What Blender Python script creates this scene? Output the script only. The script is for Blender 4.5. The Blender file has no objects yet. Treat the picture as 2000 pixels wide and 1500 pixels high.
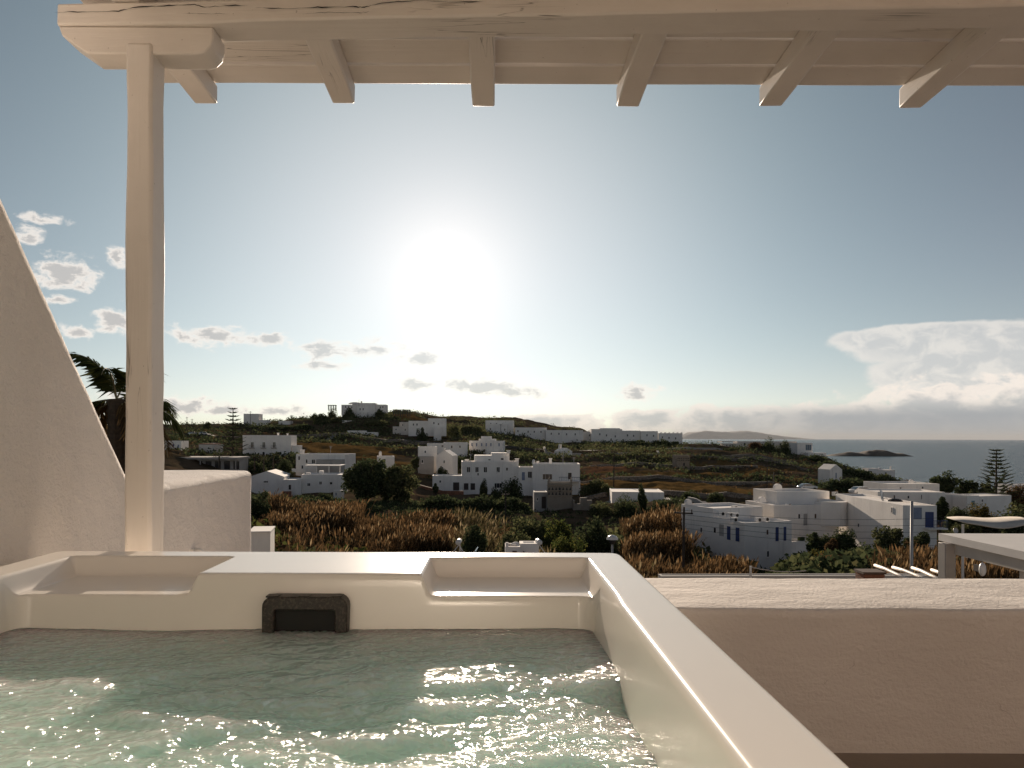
import bpy, bmesh, math, random
import numpy as np
from mathutils import Vector, Matrix, noise as mnoise

R = math.radians
rng = np.random.default_rng(7)
random.seed(7)
sc = bpy.context.scene
col = sc.collection

# ------------------------------------------------------------------ camera
F = 1500.0
CX, CY = 963.0, 855.0
ROLL = R(0.20)
cam_d = bpy.data.cameras.new('camera')
cam_d.lens = 27.0
cam_d.sensor_width = 36.0
cam_d.shift_x = 37 / 2000
cam_d.shift_y = 105 / 2000
cam_d.clip_start = 0.05
cam_d.clip_end = 400000
cam = bpy.data.objects.new('camera', cam_d)
cam.rotation_euler = (R(90), -ROLL, 0)
col.objects.link(cam)
sc.camera = cam

def ray(px, py):
    a = (px - CX) / F
    b = -(py - CY) / F
    c, s = math.cos(ROLL), math.sin(ROLL)
    return (a * c - b * s, 1.0, a * s + b * c)

def P(px, py, D):
    r = ray(px, py)
    return Vector((r[0] * D, D, r[2] * D))

# ------------------------------------------------------------------ sun + sky
sun_dir = Vector(ray(870, 530)).normalized()
SUN_EL = math.asin(sun_dir.z)
SUN_AZ = math.atan2(sun_dir.x, sun_dir.y)
sl = bpy.data.lights.new('sun', 'SUN')
sl.energy = 5.0
sl.angle = R(0.5)
sl.color = (1.0, 0.82, 0.645)
so = bpy.data.objects.new('sun', sl)
so.rotation_euler = sun_dir.to_track_quat('Z', 'Y').to_euler()
col.objects.link(so)

world = bpy.data.worlds.new('World')
sc.world = world
world.use_nodes = True
SKY_STRENGTH = 0.1

class N:
    """small arithmetic wrapper round shader sockets"""
    tree = None
    def __init__(s, sock): s.s = sock
    @staticmethod
    def m(op, *a, clamp=False):
        n = N.tree.nodes.new('ShaderNodeMath'); n.operation = op; n.use_clamp = clamp
        for i, v in enumerate(a):
            if isinstance(v, N): N.tree.links.new(v.s, n.inputs[i])
            else: n.inputs[i].default_value = v
        return N(n.outputs[0])
    def __add__(s, o): return N.m('ADD', s, o)
    __radd__ = __add__
    def __sub__(s, o): return N.m('SUBTRACT', s, o)
    def __rsub__(s, o): return N.m('SUBTRACT', o, s)
    def __mul__(s, o): return N.m('MULTIPLY', s, o)
    __rmul__ = __mul__
    def __truediv__(s, o): return N.m('DIVIDE', s, o)
    def __pow__(s, o): return N.m('POWER', s, o)

def smooth(v, lo, hi, a=0.0, b=1.0):
    n = N.tree.nodes.new('ShaderNodeMapRange'); n.interpolation_type = 'SMOOTHSTEP'
    N.tree.links.new(v.s, n.inputs[0])
    n.inputs[1].default_value = lo; n.inputs[2].default_value = hi
    n.inputs[3].default_value = a; n.inputs[4].default_value = b
    return N(n.outputs[0])

def mixc(f, a, b, mode='MIX'):
    n = N.tree.nodes.new('ShaderNodeMix'); n.data_type = 'RGBA'; n.blend_type = mode; n.clamp_factor = True
    for v, i in ((f, 0), (a, 6), (b, 7)):
        if isinstance(v, N): N.tree.links.new(v.s, n.inputs[i])
        elif i == 0: n.inputs[0].default_value = v
        else: n.inputs[i].default_value = (*v, 1)
    return N(n.outputs[2])

def noise_tex(vec, scale, detail=4, rough=0.55, dist=0.0):
    n = N.tree.nodes.new('ShaderNodeTexNoise')
    if vec is not None: N.tree.links.new(vec.s, n.inputs['Vector'])
    n.inputs['Scale'].default_value = scale
    n.inputs['Detail'].default_value = detail
    n.inputs['Roughness'].default_value = rough
    n.inputs['Distortion'].default_value = dist
    return N(n.outputs['Fac'])

def combine(x, y, z):
    n = N.tree.nodes.new('ShaderNodeCombineXYZ')
    for i, v in enumerate((x, y, z)):
        if isinstance(v, N): N.tree.links.new(v.s, n.inputs[i])
        else: n.inputs[i].default_value = v
    return N(n.outputs[0])

def build_world():
    t = world.node_tree; N.tree = t
    t.nodes.clear()
    out = t.nodes.new('ShaderNodeOutputWorld')
    bg = t.nodes.new('ShaderNodeBackground')
    bg.inputs[1].default_value = SKY_STRENGTH
    t.links.new(bg.outputs[0], out.inputs[0])
    sky = t.nodes.new('ShaderNodeTexSky')
    sky.sky_type = 'NISHITA'
    sky.sun_disc = False
    sky.sun_elevation = SUN_EL
    sky.sun_rotation = SUN_AZ
    sky.altitude = 40
    sky.air_density = 0.62
    sky.dust_density = 0.0
    sky.ozone_density = 2.0
    tc = t.nodes.new('ShaderNodeTexCoord')
    nrm = t.nodes.new('ShaderNodeVectorMath'); nrm.operation = 'NORMALIZE'
    t.links.new(tc.outputs['Generated'], nrm.inputs[0])
    sep = t.nodes.new('ShaderNodeSeparateXYZ')
    t.links.new(nrm.outputs[0], sep.inputs[0])
    x, y, z = (N(sep.outputs[i]) for i in range(3))
    az = N.m('ARCTAN2', x, y)
    v = z / N.m('SQRT', x * x + y * y + 1e-6)
    # glare of the veiled sun
    dp = t.nodes.new('ShaderNodeVectorMath'); dp.operation = 'DOT_PRODUCT'
    t.links.new(nrm.outputs[0], dp.inputs[0]); dp.inputs[1].default_value = sun_dir
    ang = N.m('ARCCOSINE', N.m('MINIMUM', N(dp.outputs['Value']), 0.999999))
    skyc = N(sky.outputs[0])
    # --- clouds
    def A(px): return math.atan((px - CX) / F)
    def clouds(lst, namp, nscale, seed):
        nz = noise_tex(combine(az * 1.0, v * 1.7, seed), nscale, 7, 0.62, 0.3) - 0.5
        fld = None
        for (px, py, w, h, hb) in lst:
            ca = math.cos(A(px)); vy = -(py - CY) / F * ca
            dx = (az - A(px)) * (1.0 / (w / F * ca))
            dv = v - vy
            up = N.m('MAXIMUM', dv, 0.0) * (F / h / ca)
            dn = N.m('MAXIMUM', dv * -1.0, 0.0) * (F / hb / ca)
            e = 1.0 - N.m('SQRT', dx * dx + up * up + dn * dn)
            fld = e if fld is None else N.m('MAXIMUM', fld, e)
        return fld + nz * namp, nz
    small = [(128, 545, 75, 55, 32), (55, 465, 30, 22, 16), (112, 588, 32, 14, 12), (148, 652, 40, 18, 14), (85, 435, 45, 18, 8),
             (215, 630, 48, 36, 28), (228, 512, 30, 30, 20), (420, 662, 105, 28, 20), (520, 668, 75, 24, 16), (640, 690, 85, 26, 22),
             (730, 682, 70, 22, 20), (820, 700, 60, 20, 16), (640, 716, 60, 16, 12), (820, 752, 75, 20, 14), (920, 756, 110, 20, 16), (1000, 768, 70, 16, 12),
             (1248, 775, 50, 30, 10), (360, 800, 95, 30, 18), (440, 802, 70, 20, 14), (545, 806, 80, 16, 12), (240, 775, 60, 26, 18)]
    f1, n1 = clouds(small, 2.6, 42, 3.1)
    m1 = smooth(f1, 0.0, 0.70)
    core1 = smooth(f1, 0.38, 0.85)
    bank = [(1880, 812, 330, 72, 90), (1650, 815, 230, 46, 80), (1430, 818, 210, 36, 70), (1260, 815, 120, 22, 50), (1990, 790, 190, 70, 100), (1820, 790, 150, 60, 90), (2400, 800, 400, 70, 100), (1080, 822, 160, 18, 40)]
    f2, n2 = clouds(bank, 1.7, 36, 8.3)
    m2 = smooth(f2, 0.10, 0.40)
    core2 = smooth(f2, 0.40, 0.95)
    anv = [(1800, 655, 195, 32, 38), (1900, 662, 250, 40, 60), (1845, 725, 150, 55, 70), (2060, 690, 220, 55, 90)]
    f3, n3 = clouds(anv, 0.62, 17, 5.7)
    m3 = smooth(f3, 0.04, 0.22)
    core3 = smooth(f3, 0.08, 0.5)
    K = 1.0 / SKY_STRENGTH
    lit = (0.84 * K, 0.77 * K, 0.70 * K)
    # glow first
    bw = t.nodes.new('ShaderNodeRGBToBW'); t.links.new(skyc.s, bw.inputs[0]); bw = N(bw.outputs[0])
    def tint(f, c_): return mixc(1.0, combine(f, f, f), c_, 'MULTIPLY')
    def add(a_, b_): return mixc(1.0, a_, b_, 'ADD')
    def gauss(w): return N.m('EXPONENT', (ang * ang) * (-1.0 / (w * w))) * K
    E = 1.285
    skyc = add(mixc(1.0, skyc, (.40 / E, .325 / E, .540 / E), 'MULTIPLY'), tint(bw, (.575 / E, .615 / E, .165 / E)))
    skyc = add(skyc, tint(gauss(.088), (.262 / E, .212 / E, .180 / E)))
    skyc = add(skyc, tint(gauss(.30), (.480 / E, .350 / E, .325 / E)))
    skyc = add(skyc, tint(gauss(.48), (.105 / E, .222 / E, .198 / E)))
    skyc = add(skyc, tint(gauss(.026), (0.40, 0.37, 0.35)))
    hz = N.m('EXPONENT', (v * v) * (-1.0 / .075 ** 2)) * K
    skyc = add(skyc, tint(hz, (.065 / E, .0, .07 / E)))
    c = skyc
    # anvil cloud: pale, thin
    puff = noise_tex(combine(az, v * 1.5, 2.2), 34, 5, 0.6, 0.5)
    core3 = core3 * smooth(puff, 0.36, 0.60)
    c = mixc(m3 * 0.74, c, mixc(core3, (0.70 * K, 0.66 * K, 0.615 * K), (0.52 * K, 0.515 * K, 0.51 * K)))
    # grey haze bank at the right horizon
    right = smooth(az, 0.14, 0.48)
    low = smooth(v, 0.026, 0.047, 1.0, 0.0)
    c2 = mixc(core2, (0.80 * K, 0.72 * K, 0.645 * K), (0.43 * K, 0.43 * K, 0.43 * K))
    c = mixc(m2 * 0.82, c, c2)
    c = mixc(right * low * 0.85, c, (0.265 * K, 0.288 * K, 0.312 * K))
    c1 = mixc(core1, lit, (0.44 * K, 0.43 * K, 0.42 * K))
    near = smooth(ang, 0.1, 0.36)
    c = mixc(m1 * smooth(ang, 0.05, 0.40, 0.55, 0.95), c, c1)
    t.links.new(c.s, bg.inputs[0])

build_world()
sc.view_settings.view_transform = 'Standard'
sc.view_settings.look = 'None'
sc.view_settings.exposure = 0.36
sc.view_settings.gamma = 1.0
sc.view_settings.use_curve_mapping = False
sc.render.engine = 'CYCLES'
sc.cycles.use_denoising = True
sc.cycles.max_bounces = 8
sc.cycles.diffuse_bounces = 4
sc.cycles.glossy_bounces = 3
sc.cycles.transmission_bounces = 4
sc.cycles.volume_bounces = 0
sc.cycles.transparent_max_bounces = 6
sc.cycles.caustics_reflective = True
sc.cycles.caustics_refractive = False
sc.cycles.sample_clamp_indirect = 40.0

# ------------------------------------------------------------------ materials
MAT = {}
def material(name):
    m = bpy.data.materials.new(name); m.use_nodes = True
    t = m.node_tree; N.tree = t
    b = t.nodes['Principled BSDF']
    MAT[name] = m
    return m, t, b

def objco():
    n = N.tree.nodes.new('ShaderNodeTexCoord'); return N(n.outputs['Object'])
def pos():
    n = N.tree.nodes.new('ShaderNodeNewGeometry'); return N(n.outputs['Position'])
def island():
    n = N.tree.nodes.new('ShaderNodeNewGeometry'); return N(n.outputs['Random Per Island'])
def objrand():
    n = N.tree.nodes.new('ShaderNodeObjectInfo'); return N(n.outputs['Random'])
def scalev(vec, s):
    n = N.tree.nodes.new('ShaderNodeVectorMath'); n.operation = 'MULTIPLY'
    N.tree.links.new(vec.s, n.inputs[0]); n.inputs[1].default_value = s
    return N(n.outputs[0])
def bump(b, h, strength=0.3, dist=0.01):
    n = N.tree.nodes.new('ShaderNodeBump')
    n.inputs['Strength'].default_value = strength
    n.inputs['Distance'].default_value = dist
    N.tree.links.new(h.s, n.inputs['Height'])
    N.tree.links.new(n.outputs[0], b.inputs['Normal'])
def setc(b, c):
    if isinstance(c, N): N.tree.links.new(c.s, b.inputs['Base Color'])
    else: b.inputs['Base Color'].default_value = (*c, 1)
def ramp(f, stops):
    n = N.tree.nodes.new('ShaderNodeValToRGB')
    N.tree.links.new(f.s, n.inputs[0])
    e = n.color_ramp.elements
    while len(e) < len(stops): e.new(0.5)
    for i, (p, c) in enumerate(stops):
        e[i].position = p; e[i].color = (*c, 1)
    return N(n.outputs[0])

def mk_plaster(name, c0, c1, bscale, bdist, rough=0.85, streaks=False):
    m, t, b = material(name)
    p = pos()
    n = noise_tex(p, 1.3 if not streaks else 0.35, 6, 0.6)
    c = mixc(smooth(n, 0.35, 0.7), c0, c1)
    if streaks:
        st = noise_tex(scalev(p, (0.9, 0.9, 0.08)), 1.6, 5, 0.65)
        c = mixc(smooth(st, 0.52, 0.78) * 0.5, c, tuple(k * 0.66 for k in c1))
    if name == 'plaster':
        ck = N.m('ABSOLUTE', noise_tex(scalev(p, (1, 1, 1.6)), 1.7, 4, 0.5, 0.8) - 0.5)
        crack = smooth(ck, 0.0, 0.0035, 1.0, 0.0) * smooth(noise_tex(p, 1.9, 2), 0.54, 0.60)
        c = mixc(crack * 0.45, c, (0.30, 0.25, 0.21))
        c = mixc(smooth(noise_tex(p, 150, 2), 0.70, 0.76) * 0.25, c, (0.42, 0.36, 0.30))
    setc(b, c)
    b.inputs['Roughness'].default_value = rough
    h = noise_tex(p, bscale, 5, 0.6) + noise_tex(scalev(p, (0.35, 0.6, 1.0)), bscale * 0.22, 4, 0.55) * 2.2
    bump(b, h, 0.55, bdist)
    return m
mk_plaster('plaster', (0.80, 0.745, 0.69), (0.74, 0.685, 0.63), 60, 0.010)
mk_plaster('stucco', (0.80, 0.745, 0.695), (0.75, 0.695, 0.64), 85, 0.015)
mk_plaster('house_white', (0.90, 0.855, 0.80), (0.82, 0.77, 0.715), 3, 0.02, streaks=True)
mk_plaster('house_cream', (0.72, 0.66, 0.60), (0.60, 0.54, 0.48), 3, 0.02, streaks=True)
mk_plaster('house_grey', (0.42, 0.40, 0.38), (0.33, 0.31, 0.29), 3, 0.02, streaks=True)
mk_plaster('floor_stone', (0.26, 0.21, 0.17), (0.20, 0.16, 0.13), 30, 0.004)

def mk_wood(name, c0, c1, axis):
    m, t, b = material(name)
    p = objco()
    s = [9.0, 9.0, 9.0]; s[axis] = 0.5
    g = noise_tex(scalev(p, s), 4.0, 6, 0.6, 0.4)
    n = noise_tex(p, 2.2, 5, 0.6)
    c = mixc(smooth(n, 0.3, 0.75), c0, c1)
    s2 = [22.0, 22.0, 22.0]; s2[axis] = 0.9
    ck = noise_tex(scalev(p, s2), 1.0, 3, 0.5, 0.9)
    crack = smooth(N.m('ABSOLUTE', ck - 0.5), 0.0, 0.012, 1.0, 0.0) * smooth(noise_tex(p, 1.1, 2), 0.56, 0.66)
    spot = smooth(noise_tex(p, 70, 2, 0.5), 0.72, 0.78)
    c = mixc(spot * 0.5, c, (0.25, 0.19, 0.14))
    c = mixc(crack * 0.85, c, (0.10, 0.07, 0.05))
    setc(b, c)
    b.inputs['Roughness'].default_value = 0.5
    bump(b, g * 1.0 - crack * 2.5, 0.45, 0.006)
    return m
mk_wood('wood_x', (0.80, 0.735, 0.67), (0.73, 0.665, 0.60), 0)
mk_wood('wood_y', (0.80, 0.735, 0.67), (0.73, 0.665, 0.60), 1)
mk_wood('wood_z', (0.80, 0.735, 0.67), (0.73, 0.665, 0.60), 2)

m, t, b = material('gelcoat')
p = pos()
setc(b, mixc(smooth(noise_tex(p, 3.5, 5, 0.6), 0.35, 0.75), (0.90, 0.855, 0.79), (0.885, 0.84, 0.775)))
nn = noise_tex(p, 9, 6, 0.65)
rg = smooth(nn, 0.3, 0.75, 0.225, 0.235)
t.links.new(rg.s, b.inputs['Roughness'])


m, t, b = material('black_plastic')
p = pos()
setc(b, mixc(smooth(noise_tex(p, 120, 4, 0.6), 0.45, 0.68), (0.022, 0.017, 0.013), (0.075, 0.058, 0.045)))
b.inputs['Roughness'].default_value = 0.45
bump(b, noise_tex(p, 260, 3), 0.5, 0.002)
m, t, b = material('dark_hole')
setc(b, (0.006, 0.006, 0.006)); b.inputs['Roughness'].default_value = 0.6

m, t, b = material('tub_water')
p = pos()
setc(b, mixc(smooth(noise_tex(p, 2.0, 4, 0.6, 0.6), 0.35, 0.7), (0.53, 0.715, 0.63), (0.60, 0.785, 0.70)))
b.inputs['Roughness'].default_value = 0.12
b.inputs['IOR'].default_value = 1.33
b.inputs['Subsurface Weight'].default_value = 1.0
b.inputs['Subsurface Radius'].default_value = (0.55, 0.9, 0.8)
b.inputs['Subsurface Scale'].default_value = 0.55
bump(b, noise_tex(scalev(p, (1, 1.35, 1)), 20, 1.2, 0.5, 0.7) + noise_tex(p, 47, 0.5, 0.5, 0.3) * 0.34, 1.0, 0.040)

m, t, b = material('sea_water')
p = pos()
setc(b, (0.024, 0.072, 0.108))
b.inputs['Roughness'].default_value = 0.22
b.inputs['IOR'].default_value = 1.33
b.inputs['Specular IOR Level'].default_value = 0.05
bump(b, noise_tex(scalev(p, (1, 0.45, 1)), 0.05, 5, 0.6) + noise_tex(p, 0.35, 3, 0.6) * 0.25, 1.0, 11.0)

# foliage
def mk_leaf(name, stops, trans=0.35):
    m, t, b = material(name)
    c = ramp(island(), stops)
    t.nodes.remove(b); b = t.nodes.new('ShaderNodeBsdfDiffuse'); t.links.new(c.s, b.inputs['Color'])
    tr = t.nodes.new('ShaderNodeBsdfTranslucent'); t.links.new(c.s, tr.inputs[0])
    mx = t.nodes.new('ShaderNodeMixShader'); mx.inputs[0].default_value = trans
    t.links.new(b.outputs[0], mx.inputs[1]); t.links.new(tr.outputs[0], mx.inputs[2])
    t.links.new(mx.outputs[0], t.nodes['Material Output'].inputs[0])
    return m
mk_leaf('leaf_dark', [(0, (0.0389, 0.0531, 0.0283)), (0.6, (0.0778, 0.0991, 0.0460)), (1, (0.1326, 0.1380, 0.0637))], 0.34)
mk_leaf('leaf_olive', [(0, (0.0558, 0.0701, 0.0335)), (0.6, (0.1147, 0.1243, 0.0573)), (1, (0.1833, 0.1720, 0.0796))], 0.38)
mk_leaf('leaf_green', [(0, (0.0360, 0.0540, 0.0168)), (0.6, (0.0840, 0.1020, 0.0312)), (1, (0.1680, 0.1560, 0.0420))], 0.42)
mk_leaf('leaf_rust', [(0, (0.0618, 0.0413, 0.0234)), (0.6, (0.1306, 0.0825, 0.0413)), (1, (0.2063, 0.1306, 0.0618))], 0.38)
mk_leaf('leaf_yellow', [(0, (0.05, 0.05, 0.016)), (0.6, (0.13, 0.11, 0.03)), (1, (0.24, 0.16, 0.04))], 0.4)
mk_leaf('reed_rust', [(0, (0.0504, 0.0358, 0.0202)), (0.45, (0.1288, 0.0762, 0.0358)), (0.85, (0.2352, 0.1400, 0.0650)), (1, (0.4256, 0.3136, 0.1792))], 0.4)
mk_leaf('reed_straw', [(0, (0.05, 0.045, 0.018)), (0.5, (0.13, 0.10, 0.045)), (1, (0.40, 0.31, 0.18))], 0.4)
mk_leaf('palm_leaf', [(0, (0.0330, 0.0450, 0.0180)), (0.6, (0.0675, 0.0825, 0.0300)), (1, (0.1350, 0.1275, 0.0450))], 0.3)
mk_leaf('palm_dry', [(0, (0.06, 0.04, 0.02)), (1, (0.20, 0.13, 0.06))], 0.35)

def mk_flat(name, c, rough=0.6, metal=0.0, var=0.15, nscale=2.0):
    m, t, b = material(name)
    p = pos()
    setc(b, mixc(smooth(noise_tex(p, nscale, 4, 0.6), 0.3, 0.7), c, tuple(k * (1 - var) for k in c)))
    b.inputs['Roughness'].default_value = rough; b.inputs['Metallic'].default_value = metal
    return m
mk_flat('bark', (0.07, 0.05, 0.035), 0.9, var=0.4, nscale=12)
mk_flat('palm_rib', (0.30, 0.26, 0.15), 0.5)
mk_flat('pole_wood', (0.06, 0.045, 0.035), 0.85, var=0.4, nscale=6)
mk_flat('grey_metal', (0.42, 0.41, 0.40), 0.45, 0.3)
mk_flat('white_metal', (0.75, 0.73, 0.70), 0.35)
mk_flat('blue_paint', (0.020, 0.045, 0.17), 0.45)
mk_flat('blue_grey_paint', (0.22, 0.26, 0.36), 0.5)
mk_flat('pale_blue_paint', (0.10, 0.25, 0.33), 0.5)
mk_flat('brown_wood', (0.12, 0.07, 0.045), 0.7)
mk_flat('dark_wood', (0.05, 0.035, 0.03), 0.7)
mk_flat('terracotta', (0.33, 0.14, 0.08), 0.85, var=0.35)
mk_flat('roof_white', (0.80, 0.77, 0.73), 0.8, var=0.12, nscale=0.7)
mk_flat('concrete', (0.40, 0.37, 0.34), 0.9, var=0.2)
mk_flat('asphalt', (0.07, 0.066, 0.062), 0.85, var=0.25)
mk_flat('path_grey', (0.30, 0.27, 0.25), 0.9, var=0.25)
mk_flat('car_white', (0.75, 0.75, 0.75), 0.25)
mk_flat('car_blue', (0.28, 0.34, 0.42), 0.25, 0.3)
mk_flat('car_dark', (0.05, 0.05, 0.055), 0.25, 0.3)
mk_flat('rubber', (0.02, 0.02, 0.02), 0.8)
mk_flat('canvas', (0.58, 0.53, 0.47), 0.9)
m, t, b = material('glass_dark')
setc(b, (0.030, 0.030, 0.035)); b.inputs['Roughness'].default_value = 0.12
m, t, b = material('glass_blue')
setc(b, (0.06, 0.10, 0.14)); b.inputs['Roughness'].default_value = 0.1
m, t, b = material('door_glass')
setc(b, (0.02, 0.022, 0.025)); b.inputs['Roughness'].default_value = 0.24; b.inputs['IOR'].default_value = 2.9
def mk_stone(name, c0, c1, scale):
    m, t, b = material(name)
    p = pos()
    vo = t.nodes.new('ShaderNodeTexVoronoi'); vo.inputs['Scale'].default_value = scale
    t.links.new(p.s, vo.inputs['Vector'])
    sp = t.nodes.new('ShaderNodeSeparateColor'); t.links.new(vo.outputs['Color'], sp.inputs[0])
    c = mixc(N(sp.outputs[0]), c0, c1)
    setc(b, c); b.inputs['Roughness'].default_value = 0.95
    bump(b, N(vo.outputs['Distance']) * -1.0, 0.6, 0.08)
mk_stone('dry_stone', (0.10, 0.085, 0.07), (0.26, 0.22, 0.18), 3.2)
mk_stone('old_stone', (0.36, 0.29, 0.22), (0.27, 0.21, 0.155), 2.6)
mk_stone('old_plaster', (0.30, 0.255, 0.205), (0.25, 0.205, 0.165), 1.1)
mk_stone('rock', (0.07, 0.055, 0.042), (0.13, 0.105, 0.08), 0.03)
mk_flat('hazed_far_rock', (0.35, 0.34, 0.33), 0.95, var=0.3, nscale=0.002)  # rock colour paled to stand in for haze over the far ridge
# ground
m, t, b = material('ground')
p = pos()
at = t.nodes.new('ShaderNodeVertexColor'); at.layer_name = 'cover'
sp = t.nodes.new('ShaderNodeSeparateColor'); t.links.new(at.outputs[0], sp.inputs[0])
dry, pale = N(sp.outputs[0]), N(sp.outputs[1])
n1 = noise_tex(p, 0.12, 6, 0.65); n2 = noise_tex(p, 0.9, 5, 0.65)
scrub = mixc(smooth(n1, 0.4, 0.62), (0.075, 0.060, 0.038), (0.13, 0.090, 0.057))
scrub = mixc(smooth(n2, 0.55, 0.72) * 0.6, scrub, (0.16, 0.112, 0.070))
gold = mixc(smooth(n2, 0.35, 0.65), (0.20, 0.118, 0.045), (0.12, 0.078, 0.030))
c = mixc(dry, scrub, gold)
c = mixc(pale, c, (0.15, 0.080, 0.045))
setc(b, c); b.inputs['Roughness'].default_value = 0.95
b.inputs['Specular IOR Level'].default_value = 0.0
bump(b, n2 + noise_tex(p, 4, 4), 0.5, 0.2)

# ------------------------------------------------------------------ object helpers
def link(o, parent=None):
    col.objects.link(o)
    if parent is not None: o.parent = parent
    return o
def tag(o, label=None, cat=None, group=None, kind=None):
    if label: o['label'] = label
    if cat: o['category'] = cat
    if group: o['group'] = group
    if kind: o['kind'] = kind
    return o
def thing(name, label, cat, loc=(0, 0, 0), rz=0.0, group=None):
    o = bpy.data.objects.new(name, None)
    o.empty_display_size = 0.2
    o.location = loc; o.rotation_euler = (0, 0, rz)
    link(o)
    return tag(o, label, cat, group)
def meshobj(name, verts, faces, mat, parent=None, smooth_=False):
    me = bpy.data.meshes.new(name)
    me.from_pydata(verts, [], faces)
    me.update()
    if mat: me.materials.append(MAT[mat])
    if smooth_: me.polygons.foreach_set('use_smooth', [True] * len(me.polygons))
    return link(bpy.data.objects.new(name, me), parent)
def bevel(o, w, seg=2, ang=35):
    md = o.modifiers.new('bevel', 'BEVEL'); md.width = w; md.segments = seg; md.limit_method = 'ANGLE'; md.angle_limit = R(ang)
    md.harden_normals = False
    o.data.polygons.foreach_set('use_smooth', [True] * len(o.data.polygons))
    o.data.set_sharp_from_angle(angle=R(40))
    return o
class MB:
    def __init__(s): s.v = []; s.f = []
    def add(s, vs, fs):
        k = len(s.v); s.v += [tuple(x) for x in vs]; s.f += [tuple(i + k for i in f) for f in fs]; return s
    def box(s, x0, x1, y0, y1, z0, z1):
        return s.add([(x0, y0, z0), (x1, y0, z0), (x1, y1, z0), (x0, y1, z0), (x0, y0, z1), (x1, y0, z1), (x1, y1, z1), (x0, y1, z1)],
                     [(0, 3, 2, 1), (4, 5, 6, 7), (0, 1, 5, 4), (1, 2, 6, 5), (2, 3, 7, 6), (3, 0, 4, 7)])
    def roofed(s, x0, x1, y0, y1, z0, z1, par=0.35, w=0.25):
        """flat-roofed block: walls, parapet rim and a sunk roof deck"""
        w = min(w, (x1 - x0) * .2, (y1 - y0) * .2)
        X0, X1, Y0, Y1, zr = x0 + w, x1 - w, y0 + w, y1 - w, z1 - par
        vs = [(x0, y0, z0), (x1, y0, z0), (x1, y1, z0), (x0, y1, z0), (x0, y0, z1), (x1, y0, z1), (x1, y1, z1), (x0, y1, z1),
              (X0, Y0, z1), (X1, Y0, z1), (X1, Y1, z1), (X0, Y1, z1), (X0, Y0, zr), (X1, Y0, zr), (X1, Y1, zr), (X0, Y1, zr)]
        fs = [(0, 3, 2, 1), (0, 1, 5, 4), (1, 2, 6, 5), (2, 3, 7, 6), (3, 0, 4, 7)]
        for i in range(4):
            j = (i + 1) % 4
            fs += [(4 + i, 4 + j, 8 + j, 8 + i), (8 + i, 8 + j, 12 + j, 12 + i)]
        fs.append((12, 13, 14, 15))
        return s.add(vs, fs)
    def gable(s, x0, x1, y0, y1, z0, ze, zr):
        xm = (x0 + x1) / 2
        vs = [(x0, y0, z0), (x1, y0, z0), (x1, y1, z0), (x0, y1, z0), (x0, y0, ze), (x1, y0, ze), (x1, y1, ze), (x0, y1, ze), (xm, y0, zr), (xm, y1, zr)]
        return s.add(vs, [(0, 3, 2, 1), (0, 1, 5, 8, 4), (1, 2, 6, 5), (2, 3, 7, 9, 6), (3, 0, 4, 7), (4, 8, 9, 7), (8, 5, 6, 9)])
    def tube(s, pts, rad, n=6, caps=True):
        pts = [Vector(p) for p in pts]
        rads = rad if isinstance(rad, (list, tuple)) else [rad] * len(pts)
        rings = []
        for i, p in enumerate(pts):
            d = (pts[min(i + 1, len(pts) - 1)] - pts[max(i - 1, 0)])
            d = d.normalized() if d.length > 1e-9 else Vector((0, 0, 1))
            a = d.orthogonal().normalized() if abs(d.z) > .9 else d.cross(Vector((0, 0, 1))).normalized()
            c = d.cross(a)
            rings.append([p + (a * math.cos(2 * math.pi * k / n) + c * math.sin(2 * math.pi * k / n)) * rads[i] for k in range(n)])
        vs = [q for r in rings for q in r]; fs = []
        for i in range(len(pts) - 1):
            for k in range(n):
                k2 = (k + 1) % n
                fs.append((i * n + k, i * n + k2, (i + 1) * n + k2, (i + 1) * n + k))
        if caps:
            fs.append(tuple(range(n - 1, -1, -1))); fs.append(tuple((len(pts) - 1) * n + k for k in range(n)))
        return s.add(vs, fs)
    def prism(s, poly, axis, a0, a1):
        """poly: list of 2-D points; extruded along axis ('x','y','z') from a0 to a1"""
        n = len(poly)
        def mk(p, a):
            return {'x': (a, p[0], p[1]), 'y': (p[0], a, p[1]), 'z': (p[0], p[1], a)}[axis]
        vs = [mk(p, a0) for p in poly] + [mk(p, a1) for p in poly]
        fs = [tuple(range(n)), tuple(range(2 * n - 1, n - 1, -1))] + [(i, i + n, (i + 1) % n + n, (i + 1) % n) for i in range(n)]
        return s.add(vs, fs)
    def dome(s, c, r, h, n=12, m=4):
        vs = []; fs = []
        for j in range(m + 1):
            a = j / m * math.pi / 2
            for k in range(n):
                t_ = 2 * math.pi * k / n
                vs.append((c[0] + r * math.cos(a) * math.cos(t_), c[1] + r * math.cos(a) * math.sin(t_), c[2] + h * math.sin(a)))
        for j in range(m):
            for k in range(n):
                k2 = (k + 1) % n
                fs.append((j * n + k, j * n + k2, (j + 1) * n + k2, (j + 1) * n + k))
        return s.add(vs, fs)
    def build(s, name, mat, parent=None, smooth_=False, fix=True):
        o = meshobj(name, s.v, s.f, mat, parent, smooth_)
        if fix:
            bm = bmesh.new(); bm.from_mesh(o.data); bmesh.ops.recalc_face_normals(bm, faces=bm.faces); bm.to_mesh(o.data); bm.free()
        return o

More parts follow.
